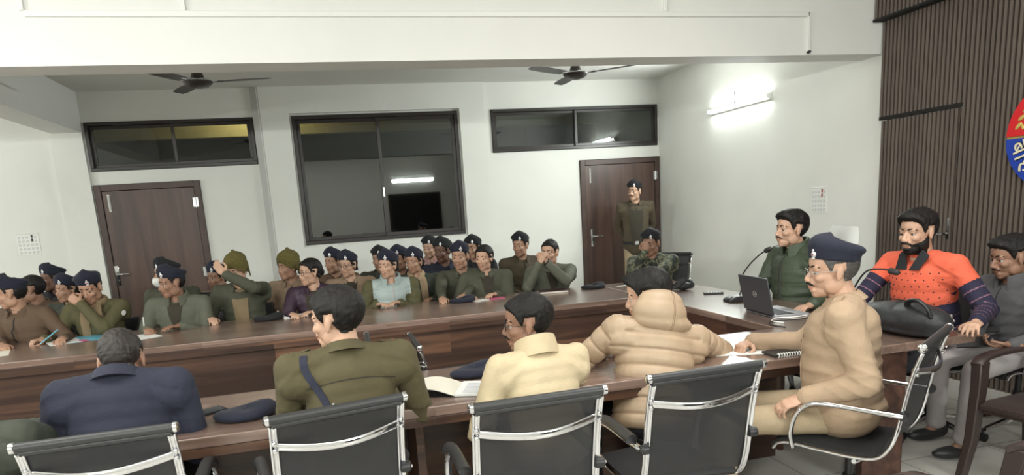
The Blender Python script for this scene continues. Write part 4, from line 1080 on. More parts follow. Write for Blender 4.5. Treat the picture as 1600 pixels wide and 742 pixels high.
def khaki_details(o, c):
    tp, TL = c['tp'], c['TL']
    n = norm(c['lf']*.8+c['fwd']*.5)
    strip_on(o, [tp(.02, .19, TL+.0), tp(.01, .11, TL+.01)], c['up'], .042, .003, 'epaulette', M['khaki_cloth'])
    strip_on(o, [tp(.12, .0, TL-.06), tp(.14, .0, TL-.2), tp(.14, .0, TL-.36)], c['fwd'], .03, .002, 'placket', M['khaki_cloth'])
    for k in range(4):
        q, nn = surf(o, tp(.5, .0, TL-.10-.08*k), c['fwd']); MB().lathe([(.006, 0), (.006, .003), (.003, .004)], 12, q+nn*.003, basis(nn)@ry(PI/2)).build('button', M['brown_plastic'], o)
    # folded shirt tail, watch and ring of prayer beads on the wrists
    for i, (S, E, W) in enumerate(c['arms']):
        ax = norm(W-E); R = basis(ax)@ry(PI/2)
        MB().lathe([(.031, -.006), (.033, -.003), (.033, .003), (.031, .006)], 20, W+ax*.004, R).build('wrist_band' if i else 'watch_strap', M['black_mat'] if i == 0 else M['dark_cloth'], o)
    MB().ell(tp(-.0, 0, TL*.02), (.145, .185, .014), None, 30, 6).build('belt', M['black_leather'], o)
def officer_details(o, c):
    tp, TL = c['tp'], c['TL']
    strip_on(o, [tp(.1, .012, TL-.05), tp(.13, .015, TL-.16), tp(.14, .015, TL-.3), tp(.12, .015, TL-.42)], c['fwd'], .028, .003, 'placket', M['darkgreen_cloth'])
def jumper_zones(P, c):
    idx, par = c['nearest'](P); u = (P-c['plv'])@c['up']; lat = np.abs((P-c['plv'])@c['lf']); TL = c['TL']
    m = np.zeros(len(P), int)
    tor = idx == 0
    m[tor&(u < TL*.52)] = 1
    st = (((u-TL*.10) % .075) < .006)&tor&(u < TL*.47); m[st] = 2
    arm = idx > 0; m[arm&(par > .42)] = 1
    m[arm&(par > .46)&((par % .19) < .018)] = 2
    return m
def jumper_details(o, c):
    tp, TL = c['tp'], c['TL']
    b = MB(); r = np.random.RandomState(4)
    for i in range(9):
        for j in range(6):
            p = tp(.5, -.17+.042*i+(.02 if j % 2 else 0), TL-.075-.036*j)
            q, nn = surf(o, p, c['fwd'])
            if q@np.ones(3) == p@np.ones(3): continue
            b.ell(q, (.0042, .0042, .0042), None, 8, 6)
    b.build('knit_dots', M['dark_cloth'], o)
    fm = 1
    k = c['fwd']; HL, nb = c['HL'], c['nb']; cu = norm(HL-nb-c['fwd']*.02); c0 = nb+cu*.01
    for s_ in (1, -1):
        V = [c0+k*.110+c['lf']*s_*.006-cu*.065, c0+k*.120+c['lf']*s_*.075-cu*.060, c0+k*.055+c['lf']*s_*.098+cu*.010, c0+k*.055+c['lf']*s_*.055+cu*.048]
        b2 = MB(); b2.add(V+[v-k*.008-cu*.004 for v in V], [(0, 1, 2, 3), (7, 6, 5, 4), (0, 4, 5, 1), (1, 5, 6, 2), (2, 6, 7, 3), (3, 7, 4, 0)]).build('collar_wing', M['dark_cloth'], o, .003)
def hoodie_details(o, c):
    tp, TL = c['tp'], c['TL']
    Q = [surf(o, tp(.5, .0, u_), c['fwd'])[0]+c['fwd']*.002 for u_ in np.linspace(TL-.03, TL-.18, 8)]
    MB().tube(Q, .003, 6).build('zip', M['dark_cloth'], o)
def shoulder_patch(o, c):
    n = norm(c['lf']+c['fwd']*.5); q, nn = surf(o, c['arms'][0][0]*.72+c['arms'][0][1]*.28+n*.3, n)
    b = MB(); b.lathe([(.001, -.001), (.022, -.001), (.022, .002), (.001, .002)], 20, q+nn*.002, basis(nn)@ry(PI/2)).build('shoulder_patch', M['white_plastic'], o)
def watch(o, c):
    S, E, W = c['arms'][0]; ax = norm(W-E); R = basis(ax)@ry(PI/2)
    MB().lathe([(.030, -.008), (.033, -.005), (.033, .005), (.030, .008)], 20, W+ax*.002, R).build('wrist_watch', M['black_mat'], o)
def face_mask(o, c):
    H = c['H4']; b = MB()
    f = lambda x, y, z: H[:3, :3]@V3(x, y, z)+H[:3, 3]
    V = []; F = []; n = 11
    for i in range(6):
        for j in range(n):
            a = -1.25+2.5*j/(n-1); z = -.015-.085*i/5; r = .100 if i < 4 else .088
            V.append(f(.012+(r+.012*math.sin(PI*i/5)+.006)*math.cos(a), .082*math.sin(a), z))
    for i in range(5):
        for j in range(n-1): q = i*n+j; F.append((q, q+1, q+n+1, q+n))
    b.add(V, F); me = b.mesh('face_mask', M['white_plastic']); ob = child('face_mask', me, o)
    s_ = ob.modifiers.new('t', 'SOLIDIFY'); s_.thickness = .004
def belt(o, c):
    MB().lathe([(.118, -.02), (.122, -.018), (.122, .018), (.118, .02)], 30, c['plv']+V3(0, 0, .045)).tf(np.diag([1.2, 1.48, 1, 1])@np.eye(4)).build('belt', M['dark_cloth'], o)
    MB().box(c['plv']+V3(.15, 0, .045), (.01, .05, .045)).build('belt_buckle', M['steel'], o, .003)
    Q = [surf(o, c['tp'](.5, .015, u_), c['fwd'])[0]+c['fwd']*.003 for u_ in np.linspace(c['TL']*.6, .05, 6)]
GF = 'officers seated at the far leg of the table'; GB = 'officers seated in the rows behind the far table'
person('man in a navy blazer seen from behind, bent over the near table writing', head=(-0.852, -6.02, 1.047), body=90, look=97, pitch=38, lean=.30, drop=.06, near=True, skin_='d', hairm='hair_brown', hairstyle='short', jacket='navy', collar='turn', bulk=1.16, shoulder=.205, hands=(('w', -1.0, -5.93, .79), ('w', -.74, -5.93, .79)), elbow=((-.5, .45, -1), (-.5, -.45, -1)), trousers='darkt', seed=11, neckf=.05)
person('man in olive police uniform seen from behind, navy lanyard on the shoulder', head=(0.001, -6.22, 1.154), body=97, look=148, pitch=4, lean=.22, drop=.115, near=True, skin_='l', hairstyle='thick', jacket='uniform', collar='shirt', bulk=1.06, shoulder=.215, hands=(('w', -.13, -5.96, .79), ('w', .20, -5.98, .79)), elbow=((-.4, .5, -1), (-.4, -.4, -1)), seed=12, neckf=.03, extra=lanyard)
person('man with dark-rimmed glasses in a cream fleece-collared jacket seen from behind', head=(0.804, -6.17, 1.049), body=97, look=163, pitch=4, lean=.30, near=True, skin_='d', moust=1.0, glasses='dark', jacket='cream', collar='high', bulk=1.02, hands=((.30, .17, .60), ('w', .90, -5.95, .79)), elbow=((-.5, .6, -.7), (-.4, -.3, -1)), drop=.12, shoulder=.18, seed=13, neckf=.03, trousers='beige')
person('man in a beige hooded puffer jacket seen from behind, elbow on the near table', head=(1.464, -6.0, 1.087), body=92, look=146, pitch=10, lean=.30, near=True, skin_='l', hairstyle='quiff', jacket='puffer', jvox=.0065, collar=None, puff=.075, bulk=1.15, shoulder=.205, side=-.10, hands=(('w', 1.30, -5.80, .80), ('w', 1.68, -5.82, .80)), elbow=((-.15, .9, -.45), (-.1, -.9, -.3)), seed=14, neckf=.04, trousers='darkt', hood=puffer_hood, extra=quilt_pad)
person('man in a khaki uniform, navy beret and glasses sitting sideways at the table corner', head=(2.141, -6.42, 1.183), body=138, look=158, pitch=3, roll=0, lean=.04, near=True, skin_='l', hat='beret', hairm='hair_grey', moust=1.15, glasses='thin', jacket='khaki', collar='shirt', bulk=1.30, shoulder=.195, hip=.56, hands=(('w', 1.93, -6.52, .66), ('w', 2.03, -5.99, .80)), handpose=({'wd': (-.8, .35, -.4), 'n': (0, .3, 1)}, {'wd': (-.85, -.35, -.15), 'n': (0, 0, 1)}), curl=(.5, 1.0), elbow=((-.5, .25, -1), (-.1, -.5, -1)), knee=(('w', 1.66, -6.34, .53), ('w', 1.80, -6.10, .53)), feet=(('w', 1.66, -6.36, .09), ('w', 1.74, -6.05, .09)), trousers='khakit', seed=15, neckf=.03, extra=khaki_details)
person('moustached officer in a green quilted jacket behind the laptop', head=(3.24, -4.721, 1.258), s=1.06, body=178, look=176, pitch=-2, lean=.10, near=True, skin_='l', moust=.95, hairstyle='quiff', jacket='vestgreen', collar='high', puff=.10, quilt=.35, bulk=1.16, shoulder=.20, hip=.60, hands=(('w', 3.02, -5.22, .795), ('w', 3.0, -4.66, .795)), elbow=((-.2, .8, -.8), (-.2, -.8, -.8)), seed=16, zip_='dark_cloth', extra=officer_details)
person('bearded man in a coral and navy striped jumper behind the black bag', head=(3.36, -5.678, 1.247), s=1.04, body=184, look=186, pitch=4, lean=.20, near=True, skin_='l', moust=1.4, beard=1.6, hairstyle='quiff', jacket='coral', collar=None, bulk=1.12, shoulder=.20, sleeve=.95, hip=.57, hands=(('w', 2.96, -5.62, .80), ('w', 3.12, -6.22, .80)) if 0 else (('w', 3.25, -6.18, .80), ('w', 2.97, -5.50, .80)), elbow=((-.4, .6, -1), (-.1, -.6, -1)), seed=17, jm=jumper_zones, jvox=.006, extra=jumper_details, trousers='darkt')
person('young man in a grey hoodie and pale trousers looking at a phone', head=(3.8, -5.894, 1.077), body=172, look=165, pitch=10, lean=.14, near=True, skin_='d', moust=.8, hairstyle='quiff', jacket='hoodie', collar='high', bulk=1.04, hip=.56, hands=(('w', 3.45, -6.22, .66), ('w', 3.40, -6.05, .63)), handpose=({'wd': (-.7, .6, 0), 'n': (0, 0, -1)}, {'wd': (-.9, -.35, 0), 'n': (0, 0, -1)}), curl=(.6, .5), knee=(('w', 3.28, -6.17, .53), ('w', 3.34, -5.88, .53)), feet=(('w', 3.34, -6.08, .09), ('w', 3.45, -5.8, .09)), trousers='lightgrey', seed=18, extra=hoodie_details)
person('officer in a brown jacket and dark beret cut off at the left edge', head=(-2.462, -2.9, 1.137), group=GF, body=-105, look=-172, pitch=5, lean=.20, skin_='m', hat='beret', jacket='brown', collar='turn', bulk=1.16, seed=21, hands=(('w', -2.05, -3.22, 0.79), ('w', -2.45, -3.25, 0.79)))
person('woman officer in dark green jacket with silver zip and navy beret at far left', head=(-2.254, -2.36, 1.092), group=GF, body=-100, look=-128, lean=.16, skin_='m', fem=True, hat='beret', jacket='darkgreen', zip_='silver_cloth', collar='turn', seed=22, hands=((.33,.12,.72),(.33,-.12,.72)), s=.96)
person('officer in olive uniform and khaki scarf resting his chin on his fist', head=(-1.884, -2.95, 1.136), group=GF, body=-92, look=-100, pitch=20, lean=.24, skin_='m', hat='beret', jacket='olive', scarf='scarf_khaki', bulk=1.06, seed=23, hands=(('w', -1.93, -3.10, 1.035), ('w', -2.20, -3.16, .79)), handpose=({'wd': (-.5, .15, .45), 'wn': (0, -1, .2)}, {'wd': (-.5, -.6, 0), 'n': (0, 0, 1)}), curl=(1.3, .8), elbow=((.3, .5, -1), None), extra=shoulder_patch)
person('officer in a grey-green hooded jacket and beret writing at the far table, looking left', head=(-1.287, -2.92, 1.114), group=GF, body=-98, look=-145, pitch=4, lean=.20, skin_='d', hat='beret', jacket='greygreen', collar='high', inner='shirt_dark', bulk=1.15, shoulder=.2, seed=24, hands=(('w', -1.22, -3.16, 0.79), ('w', -1.46, -3.2, 0.79)), curl=(.3,.9))
person('officer in an olive knit cap covering his face with one hand', head=(-0.794, -2.72, 1.161), group=GF, body=-95, look=-112, pitch=12, lean=.16, skin_='l', hat='knit', jacket='green', collar='turn', scarf=None, inner='scarf_khaki', iw=1.1, il=.9, zip_=None, bulk=1.08, seed=25, hands=(('w', -.86, -2.98, 1.16), ('w', -1.02, -2.96, .80)), handpose=({'wd': (-.55, .25, .75), 'wn': (0, -1, .1)}, None), curl=(.35, .5), elbow=((.2, 1, -.6), None))
person('officer in an olive knit cap and beige jacket beside the woman in purple', head=(-0.385, -2.35, 1.13), group=GF, body=-105, look=-140, lean=.1, skin_='m', hat='knit', jacket='tan', collar='turn', seed=26, bulk=1.0, hands=(None, None))
person('bare-headed woman with glasses and a purple jacket at the far table', head=(-0.179, -2.8, 1.098), group=GF, body=-100, look=-150, lean=.18, skin_='l', fem=True, glasses='dark', jacket='purple', collar='turn', inner='shirt_dark', iw=1.1, il=.8, bulk=1.04, seed=27, hands=(('w', -0.17, -3.1, 0.79), ('w', -0.36, -3.12, 0.79)))
person('woman officer in a silver-blue padded waistcoat with olive sleeves', head=(0.503, -2.84, 1.101), group=GF, body=-92, look=-132, lean=.14, skin_='l', fem=True, hat='beret', jacket='silver', jvox=.0075, vest=True, collar='high', zip_='lightgrey_cloth', puff=.09, quilt=.5, bulk=1.10, seed=28, hands=(('w', 0.56, -3.02, 0.79), ('w', 0.36, -3.02, 0.79)))
person('woman officer in green jacket with a long beige scarf and navy beret', head=(0.793, -2.4, 1.084), group=GF, body=-95, look=-125, lean=.10, skin_='m', fem=True, hat='beret', jacket='darkgreen', collar='turn', scarf='scarf_beige', seed=29, hands=((.3,.12,.74),(.3,-.12,.74)))
person('officer in open green jacket with pale zip left of the bare-headed woman in green', head=(1.212, -2.6, 1.108), group=GF, body=-92, look=-118, lean=.16, skin_='m', hat='beret', jacket='green', collar='turn', zip_='silver_cloth', inner='shirt_dark', bulk=1.0, seed=30, hands=(('w', 1.13, -3.06, 0.79), ('w', 0.93, -3.08, 0.79)))
person('bare-headed woman with tied black hair in a green uniform jacket', head=(1.388, -2.86, 1.097), group=GF, body=-95, look=-128, lean=.20, skin_='l', fem=True, jacket='green', collar='shirt', inner='shirt_dark', iw=1.0, il=.45, bulk=1.12, seed=31, hands=(('w', 1.42, -3.1, 0.79), ('w', 1.16, -3.08, 0.79)))
person('bare-headed moustached officer clasping his hands below his chin', head=(2.037, -2.84, 1.095), group=GF, body=-100, look=-132, lean=.20, skin_='l', moust=1.0, jacket='greygreen', collar='shirt', inner='shirt_dark', hairstyle='short', bulk=1.08, seed=32, hands=(('w', 1.925, -3.07, 1.03), ('w', 1.845, -3.09, 1.03)), handpose=({'wd': (-.45, -.1, .8), 'wn': (.8, -.6, .3)}, {'wd': (.45, -.1, .8), 'wn': (-.8, -.6, .3)}), curl=(.9, .9), elbow=((.5, .55, -1), (.5, -.55, -1)), extra=watch)
person('officer in camouflage with a black beret resting his mouth on his hand', head=(3.084, -2.86, 1.105), group=GF, body=-125, look=-140, pitch=8, lean=.16, skin_='d', hat='beret_black', jacket='camo', collar='turn', bulk=1.14, seed=33, hands=(('w', 2.78, -3.25, .80), ('w', 2.92, -3.06, 1.05)), handpose=(None, {'wd': (.1, .3, .8), 'wn': (-.5, -.8, .1)}), curl=(.4, 1.0), elbow=(None, (.4, -.5, -1)), trousers='camo')
person('bare-headed officer in brown turned left, behind the front row at left', head=(-2.624, -2.1, 1.105), group=GB, body=-110, look=-170, lean=.1, skin_='d', hairstyle='short', jacket='brown', collar='turn', seed=41, hands=(None, None))
person('officer with a dark scarf over the face at the back left wall', head=(-2.68, -1.45, 1.147), group=GB, body=-95, look=-140, lean=.05, skin_='dd', hat='beret', jacket='dark', collar='high', scarf='dark_cloth', seed=42, hands=(None, None))
person('officer with light face mask and black beret half hidden before the left door', head=(-1.453, -2.3, 1.151), group=GB, body=-100, look=-150, lean=.05, skin_='m', hat='beret_black', jacket='green', collar='turn', seed=43, extra=face_mask, hands=(None, None))
person('officer with dark beret just behind the raised hand of the knit-capped officer', head=(-1.052, -2.1, 1.07), group=GB, body=-100, look=-135, lean=.15, skin_='d', hat='beret', jacket='tan', collar='turn', seed=44, hands=(None, None))
person('officer in a dark brown jacket and beret in the back row, below the window corner', head=(0.037, -1.75, 1.104), group=GB, body=-95, look=-135, lean=.1, skin_='m', hat='beret', jacket='brown', collar='turn', seed=45, hands=(None, None))
person('woman officer with glasses and beret in a tan jacket, left of the silver waistcoat', head=(0.162, -2.35, 1.1), group=GB, body=-92, look=-125, lean=.08, skin_='l', fem=True, hat='beret', glasses='dark', jacket='tan', collar='turn', inner='shirt_dark', bulk=1.1, seed=46, hands=(None, None))
person('officer hidden behind the silver waistcoat woman, only the beret showing', head=(0.538, -1.45, 1.073), group=GB, body=-95, look=-125, lean=.1, skin_='m', hat='beret_black', jacket='darkgreen', collar='turn', seed=47, hands=(None, None))
person('officer in a beret between the silver waistcoat and the beige scarf', head=(0.697, -1.95, 1.086), group=GB, body=-95, look=-130, lean=.1, skin_='m', hat='beret', jacket='dark', collar='turn', seed=48, hands=(None, None))
person('woman officer with a pink scarf in the last row below the window', head=(1.112, -1.35, 1.146), group=GB, body=-95, look=-125, lean=.05, skin_='l', fem=True, hat='beret_black', jacket='darkgreen', scarf='pink_cloth', collar='turn', seed=49, hands=(None, None))
person('dark-skinned officer in a navy jacket and beret in front of the pink scarf', head=(1.148, -2.0, 1.139), group=GB, body=-95, look=-135, lean=.08, skin_='dd', hat='beret_black', jacket='navy', collar='turn', seed=50, hands=(None, None))
person('officer in a beret at the back, behind the bare-headed woman in green', head=(1.571, -1.55, 1.117), group=GB, body=-95, look=-130, lean=.05, skin_='m', hat='beret_black', jacket='dark', collar='turn', seed=51, hands=(None, None))
person('officer in an olive-brown jacket and beret sitting upright apart from the crowd', head=(2.007, -1.95, 1.129), group=GB, body=-95, look=-132, lean=.06, skin_='m', hat='beret_black', jacket='olivebrown', collar='turn', bulk=1.12, seed=52, hands=((.25,.05,.62),(.25,-.05,.62)))
person('policeman standing in front of the right door in an open jacket and khaki trousers', head=(3.999, -0.62, 1.636), body=-112, look=-142, lean=0.0, hip=.93, seat=False, skin_='l', hat='beret_black', moust=.8, jacket='olivebrown', collar='turn', inner='shirt_dark', iw=1.5, il=.92, bulk=1.02, hands=((-.14, .10, .98), (-.14, -.10, .98)), elbow=((-.4, 1, .1), (-.4, -1, .1)), trousers='khakit', seed=53, extra=belt)
person('person in a dark green jumper at the bottom left corner, only the arm in view', head=(-1.359, -6.25, 1.032), body=92, look=95, pitch=20, lean=.35, near=True, skin_='m', jacket='darkgreen', collar='turn', bulk=1.22, shoulder=.21, hands=(('w', -1.62, -5.9, .79), ('w', -1.28, -5.86, .79)), elbow=((-.1, .9, -.5), (-.1, -.9, -.5)), seed=19, trousers='darkt')
# ================================================================ MORE CHAIRS
def seat_for(p, label, src, grp, back=.02):
    a = p.rotation_euler[2]; o = copy_tree(src); o.location = (p.location[0]-back*math.cos(a), p.location[1]-back*math.sin(a), 0); o.rotation_euler = (0, 0, a); o['label'] = label
    if grp: o['group'] = grp
    return o
vc = side_chair(); bpy.context.view_layer.update(); first = True
for p in [q for q in bpy.data.objects if q.get('group') in ('officers seated at the far leg of the table', 'officers seated in the rows behind the far table')]:
    if 'camouflage' in p['label'] or 'standing' in p['label']: continue
    lab = 'black visitor chair under the '+' '.join(p['label'].split()[:11])
    if first:
        a = p.rotation_euler[2]; vc.location = (p.location[0], p.location[1], 0); vc.rotation_euler = (0, 0, a); vc['label'] = lab; vc['group'] = 'visitor chairs of the far rows'; first = False
    else: seat_for(p, lab, vc, 'visitor chairs of the far rows')
place(padded_chair('office_chair', 'empty black padded chair beside the officer with his hand on his face', M['black_leather'], .96, .20), -1.06, -2.62, -88)
for key, lab in (('camouflage', 'black mesh office chair behind the officer in camouflage'),):
    p = [q for q in bpy.data.objects if key in q.get('label', '') and q.type == 'MESH'][0]
    o = copy_tree(ch0); o['label'] = lab; o['group'] = 'mesh-backed office chairs beyond the table'; o.location = (p.location[0]+.06, p.location[1]+.02, 0); o.rotation_euler = (0, 0, math.radians(-140)); o.scale = (1, 1, 1.0)
for key, lab, sc in (('coral', 'black mesh office chair behind the man in the striped jumper', 1.0), ('hoodie', 'black mesh office chair under the young man in the grey hoodie', 1.0)):
    p = [q for q in bpy.data.objects if key in q.get('label', '') and q.type == 'MESH' and q.name.startswith('person')][0]
    o = copy_tree(ch0); o['label'] = lab; o['group'] = 'mesh-backed office chairs beyond the table'; o.location = (p.location[0]+.03, p.location[1], 0); o.rotation_euler = (0, 0, math.radians(176 if key == 'coral' else 168))
# ================================================================ THINGS ON THE TABLES
def on(x, y_, z=TZ+.0006): return (x, y_, z)
def flat_beret(x, y_, deg, label, m, sc=1.0, fold=0):
    e = empty('beret', on(x, y_), math.radians(deg), label, 'beret', 'berets laid on the tables')
    n = 40; V = []; F = []
    prof = [(.55, .004), (.85, .001), (1.0, .006), (1.04, .018), (1.0, .030), (.85, .040), (.6, .043), (.3, .038), (.05, .036)]
    for r, z in prof:
        for j in range(n):
            a = 2*PI*j/n; V.append((.125*sc*r*math.cos(a)*(1+.03*math.sin(3*a)), .095*sc*r*math.sin(a), z*sc*(1+.25*math.cos(a)+.18*math.sin(2*a+1))+(.0)))
    for i in range(len(prof)-1):
        for j in range(n): F.append((i*n+j, i*n+(j+1) % n, (i+1)*n+(j+1) % n, (i+1)*n+j))
    F += [tuple((len(prof)-1)*n+j for j in range(n)), tuple(range(n-1, -1, -1))]
    MB().add(V, F).build('crown', m, e, angle=80)
    P = [(.10*sc*math.cos(a), .078*sc*math.sin(a), .008) for a in np.linspace(0, 2*PI, 28, endpoint=False)]
    MB().tube(P, .0055*sc, 8, closed=True).build('leather_band', M['beret_band'], e)
    return e
flat_beret(-.415, -6.03, 5, 'navy beret lying on the near table left of the olive uniform', M['beret'], 1.0)
flat_beret(.63, -5.80, 20, 'navy beret on the near table beyond the open notebook', M['beret'], 1.0)
flat_beret(-.55, -3.10, 0, 'dark beret lying on the far table before the officer in beige jacket', M['beret_black'], .95)
flat_beret(1.10, -3.17, 10, 'dark navy beret on the far table before the bare-headed woman in green', M['beret'], .95)
flat_beret(2.35, -3.13, 5, 'black beret at the right end of the far table', M['beret_black'], .92)
paper = mat('white_paper', (.82, .82, .80), .6); bluep = mat('blue_paper', (.13, .42, .55), .5); pinkp = mat('pink_paper', (.55, .12, .22), .5); creamp = mat('cream_paper', (.74, .70, .60), .6)
def sheet(name, x, y_, w_, h_, deg, m, label, cat='paper', z=0, grp=None, th=.0012):
    o = MB().bx(-w_/2, w_/2, -h_/2, h_/2, 0, th).build(name, m, None, smooth=False); o.location = on(x, y_, TZ+.0006+z); o.rotation_euler = (0, 0, math.radians(deg)); return tag(o, label, cat, grp)
sheet('paper_sheet', 1.98, -5.88, .30, .42, -18, paper, 'white paper sheet on the near table under the fist of the khaki-uniformed man')
sheet('paper_sheet', -1.46, -3.36, .21, .28, 30, paper, 'white paper sheet under the hands of the writing officer in grey-green')
sheet('folder', -1.92, -3.14, .24, .33, 12, bluep, 'blue sheet on the far table before the officer resting his chin', 'folder')
sheet('paper_sheet', -2.06, -3.20, .21, .30, 28, paper, 'white sheet lying over the blue sheet at the far table', z=.0016)
sheet('paper_sheet', -1.90, -3.26, .05, .12, 40, pinkp, 'small pink slip on the papers of the chin-resting officer', z=.0034)
sheet('paper_sheet', -2.42, -3.50, .21, .30, 20, creamp, 'pale sheet at the far left end of the far table')
sheet('notepad', -.33, -3.06, .20, .14, 4, paper, 'white notepad beside the dark beret before the woman in purple', 'notepad', th=.012)
sheet('paper_sheet', 1.25, -3.20, .13, .10, 25, paper, 'crumpled white slip beside the navy beret before the woman in green', th=.006)
sheet('folder', 1.40, -3.16, .15, .10, 8, pinkp, 'pink folder on the far table before the woman in green', 'folder', th=.006)
sheet('paper_sheet', 2.63, -3.16, .12, .06, 5, paper, 'white slip on the table by the camouflage sleeve')
sheet('paper_sheet', -1.14, -5.72, .20, .14, 15, creamp, 'cream paper on the near table left of the navy blazer')
o = sheet('phone', -.60, -5.90, .085, .17, -55, M['black_plastic'], 'dark phone lying on the near table right of the navy blazer', 'phone', th=.009)
MB().bx(-.038, .038, -.078, .078, .009, .0098).build('screen', mat('phone_glass', (.03, .035, .04), .08), o)
# blue pen of the writing officer
def pen(p0, p1, m, label):
    o = MB().tube([p0, p1], .0045, 8).build('pen', m, None); MB().cap(p1, np.array(p1)+(np.array(p1)-np.array(p0))*.06, .0035, .001, 8).build('tip', M['steel'], o); return tag(o, label, 'pen')
pen((-2.08, -3.20, .86), (-2.19, -3.26, .775), bluep, 'blue pen in the hand of the officer resting his chin')
pen((-1.50, -3.10, .88), (-1.47, -3.24, .772), M['white_plastic'], 'white pen in the hand of the officer in the grey-green jacket')
# notebooks
nb = empty('notebook', on(1.95, -3.12), math.radians(-8), 'closed notebook with dark cover before the hand-clasping officer', 'notebook')
MB().bx(-.13, .13, -.09, .09, .002, .016).build('pages', creamp, nb, smooth=False); MB().bx(-.133, .133, -.093, .093, .016, .019).bx(-.133, .133, -.093, .093, 0, .002).build('cover', mat('maroon_cover', (.05, .02, .02), .5), nb, smooth=False)
nb = empty('notebook', on(.50, -6.05), math.radians(-22), 'open white notebook on the near table beside the olive uniform', 'notebook')
b = MB(); n = 12; V = []
for s_ in (0, 1):
    for i in range(n):
        t = i/(n-1); x = -.19*t; z = .004+.045*math.sin(PI*t*.62)**1.2*(1-.35*t)
        V += [(x, -.11, z+(.0015 if s_ else 0)), (x, .11, z+(.0015 if s_ else 0))]
F = []
for i in range(n-1): F += [(2*i, 2*i+1, 2*i+3, 2*i+2), (2*n+2*i, 2*n+2*i+2, 2*n+2*i+3, 2*n+2*i+1), (2*i, 2*i+2, 2*n+2*i+2, 2*n+2*i), (2*i+1, 2*n+2*i+1, 2*n+2*i+3, 2*i+3)]
b.add(V, F).build('raised_page', creamp, nb, smooth=False)
MB().bx(0, .19, -.11, .11, .002, .012).build('pages', paper, nb, smooth=False); MB().bx(-.19, .195, -.113, .113, 0, .002).build('cover', M['black_plastic'], nb, smooth=False)
b = MB()
for k in range(9): b.bx(.03, .16-.02*(k % 3), -.085+.019*k, -.082+.019*k, .012, .0125)
b.build('handwriting', mat('blue_ink', (.25, .27, .42), .6), nb, smooth=False)
nb = empty('notebook', on(2.12, -6.155), math.radians(-3), 'black spiral notebook at the corner of the near table beside the khaki sleeve', 'notebook')
MB().bx(-.10, .10, -.055, .055, 0, .012).build('cover', M['black_plastic'], nb, .002)
b = MB()
for k in range(11): b.tube([(-.08+.014*k+.0*math.cos(t), -.055+.009*math.cos(t), .009+.009*math.sin(t)) for t in np.linspace(0, 2*PI, 10, endpoint=False)], .003, 6, closed=True)
b.build('spiral', M['white_plastic'], nb)
# laptop
lp = empty('laptop', on(2.655, -5.17), math.radians(-5.5), 'grey laptop on the head table, its lid turned to the room', 'laptop')
lm = mat('laptop_grey', (.085, .088, .098), .35, metal=.4); kb = mat('keyboard_silver', (.38, .38, .40), .4, metal=.3)
MB().bx(.012, .245, -.178, .178, .002, .018).build('base', kb, lp, .003)
b = MB()
for i in range(6):
    for j in range(15): b.bx(.045+.019*i, .060+.019*i, -.160+.0215*j, -.143+.0215*j, .018, .020)
b.build('keys', M['black_plastic'], lp, smooth=False)
MB().bx(.175, .235, -.055, .055, .018, .0188).build('touchpad', mat('touchpad', (.25, .25, .27), .3), lp, smooth=False)
la = -math.radians(12); R = ry(la)
def ld(x, y_, z): return R@V3(x, y_, z)+V3(.008, 0, .016)
lid = MB().box((0, 0, .122), (.009, .356, .240)).build('lid', lm, lp, .004); lid.location = (.008, 0, .018); lid.rotation_euler = (0, la, 0)
MB().bx(.0045, .0055, -.168, .168, .015, .232).build('screen', M['black_plastic'], lid, smooth=False)
g = MB(); P = [(-.0052, .020*math.cos(t), .125+.020*math.sin(t)) for t in np.linspace(0, 2*PI, 32, endpoint=False)]
g.tube(P, .0013, 6, closed=True)
for y0, up_ in ((.006, 1), (-.006, -1)):
    # two slanted letters of the round emblem
    g.box((-.0052, y0+.004, .125+up_*.006), (.001, .0022, .026), rx(-.3)).box((-.0052, y0-.004, .125), (.001, .0022, .014), rx(-.3)).box((-.0052, y0, .125+.006), (.001, .008, .0022))
    if up_ < 0: g.box((-.0052, y0, .125-.006), (.001, .008, .0022))
g.build('emblem', M['chrome'], lid)
MB().tube([(.012, -.15, .014), (.012, .15, .014)], .007, 10).build('hinge', M['black_plastic'], lp)
# microphones
def mic(x, y_, deg, pts, label):
    e = empty('gooseneck_microphone', on(x, y_), math.radians(deg), label, 'microphone', 'gooseneck microphones on the head table')
    MB().prism([(-.075, 0), (.075, 0), (.07, .022), (.02, .042), (-.07, .045)], -.055, .055, axis=1).build('base', M['black_plastic'], e, .006)
    MB().box((.045, 0, .036), (.03, .03, .006), ry(.35)).build('button', M['steel'], e, .002)
    P = smooth_path(pts, 6)
    MB().tube(P, .0048, 8).build('gooseneck', M['black_mat'], e)
    MB().cap(P[-1], P[-1]+norm(P[-1]-P[-3])*.035, .017, .015).build('foam_head', M['black_mat'], e)
    return e
mic(2.87, -4.60, 175, [(-.03, 0, .04), (-.045, .005, .10), (-.02, .05, .18), (.0, .17, .27), (.01, .33, .36), (.005, .41, .395)], 'gooseneck microphone beside the laptop bending toward the moustached officer')
mic(2.80, -5.72, 180, [(-.03, 0, .04), (-.04, .02, .14), (-.04, .08, .25), (-.02, .17, .325), (0, .29, .345), (0, .35, .34)], 'gooseneck microphone before the man in the striped jumper')
o = MB().bx(-.032, .032, -.075, .075, 0, .014).build('remote_control', M['black_plastic'], None, .004); o.location = on(2.96, -4.16); o.rotation_euler = (0, 0, math.radians(68)); tag(o, 'small black handset lying on the head table before the microphone', 'handset')
b = MB()
for i in range(3):
    for j in range(5): b.lathe([(.004, .014), (.004, .0155)], 8, (-.016+.016*i, -.05+.022*j, 0))
b.build('buttons', M['white_plastic'], o)
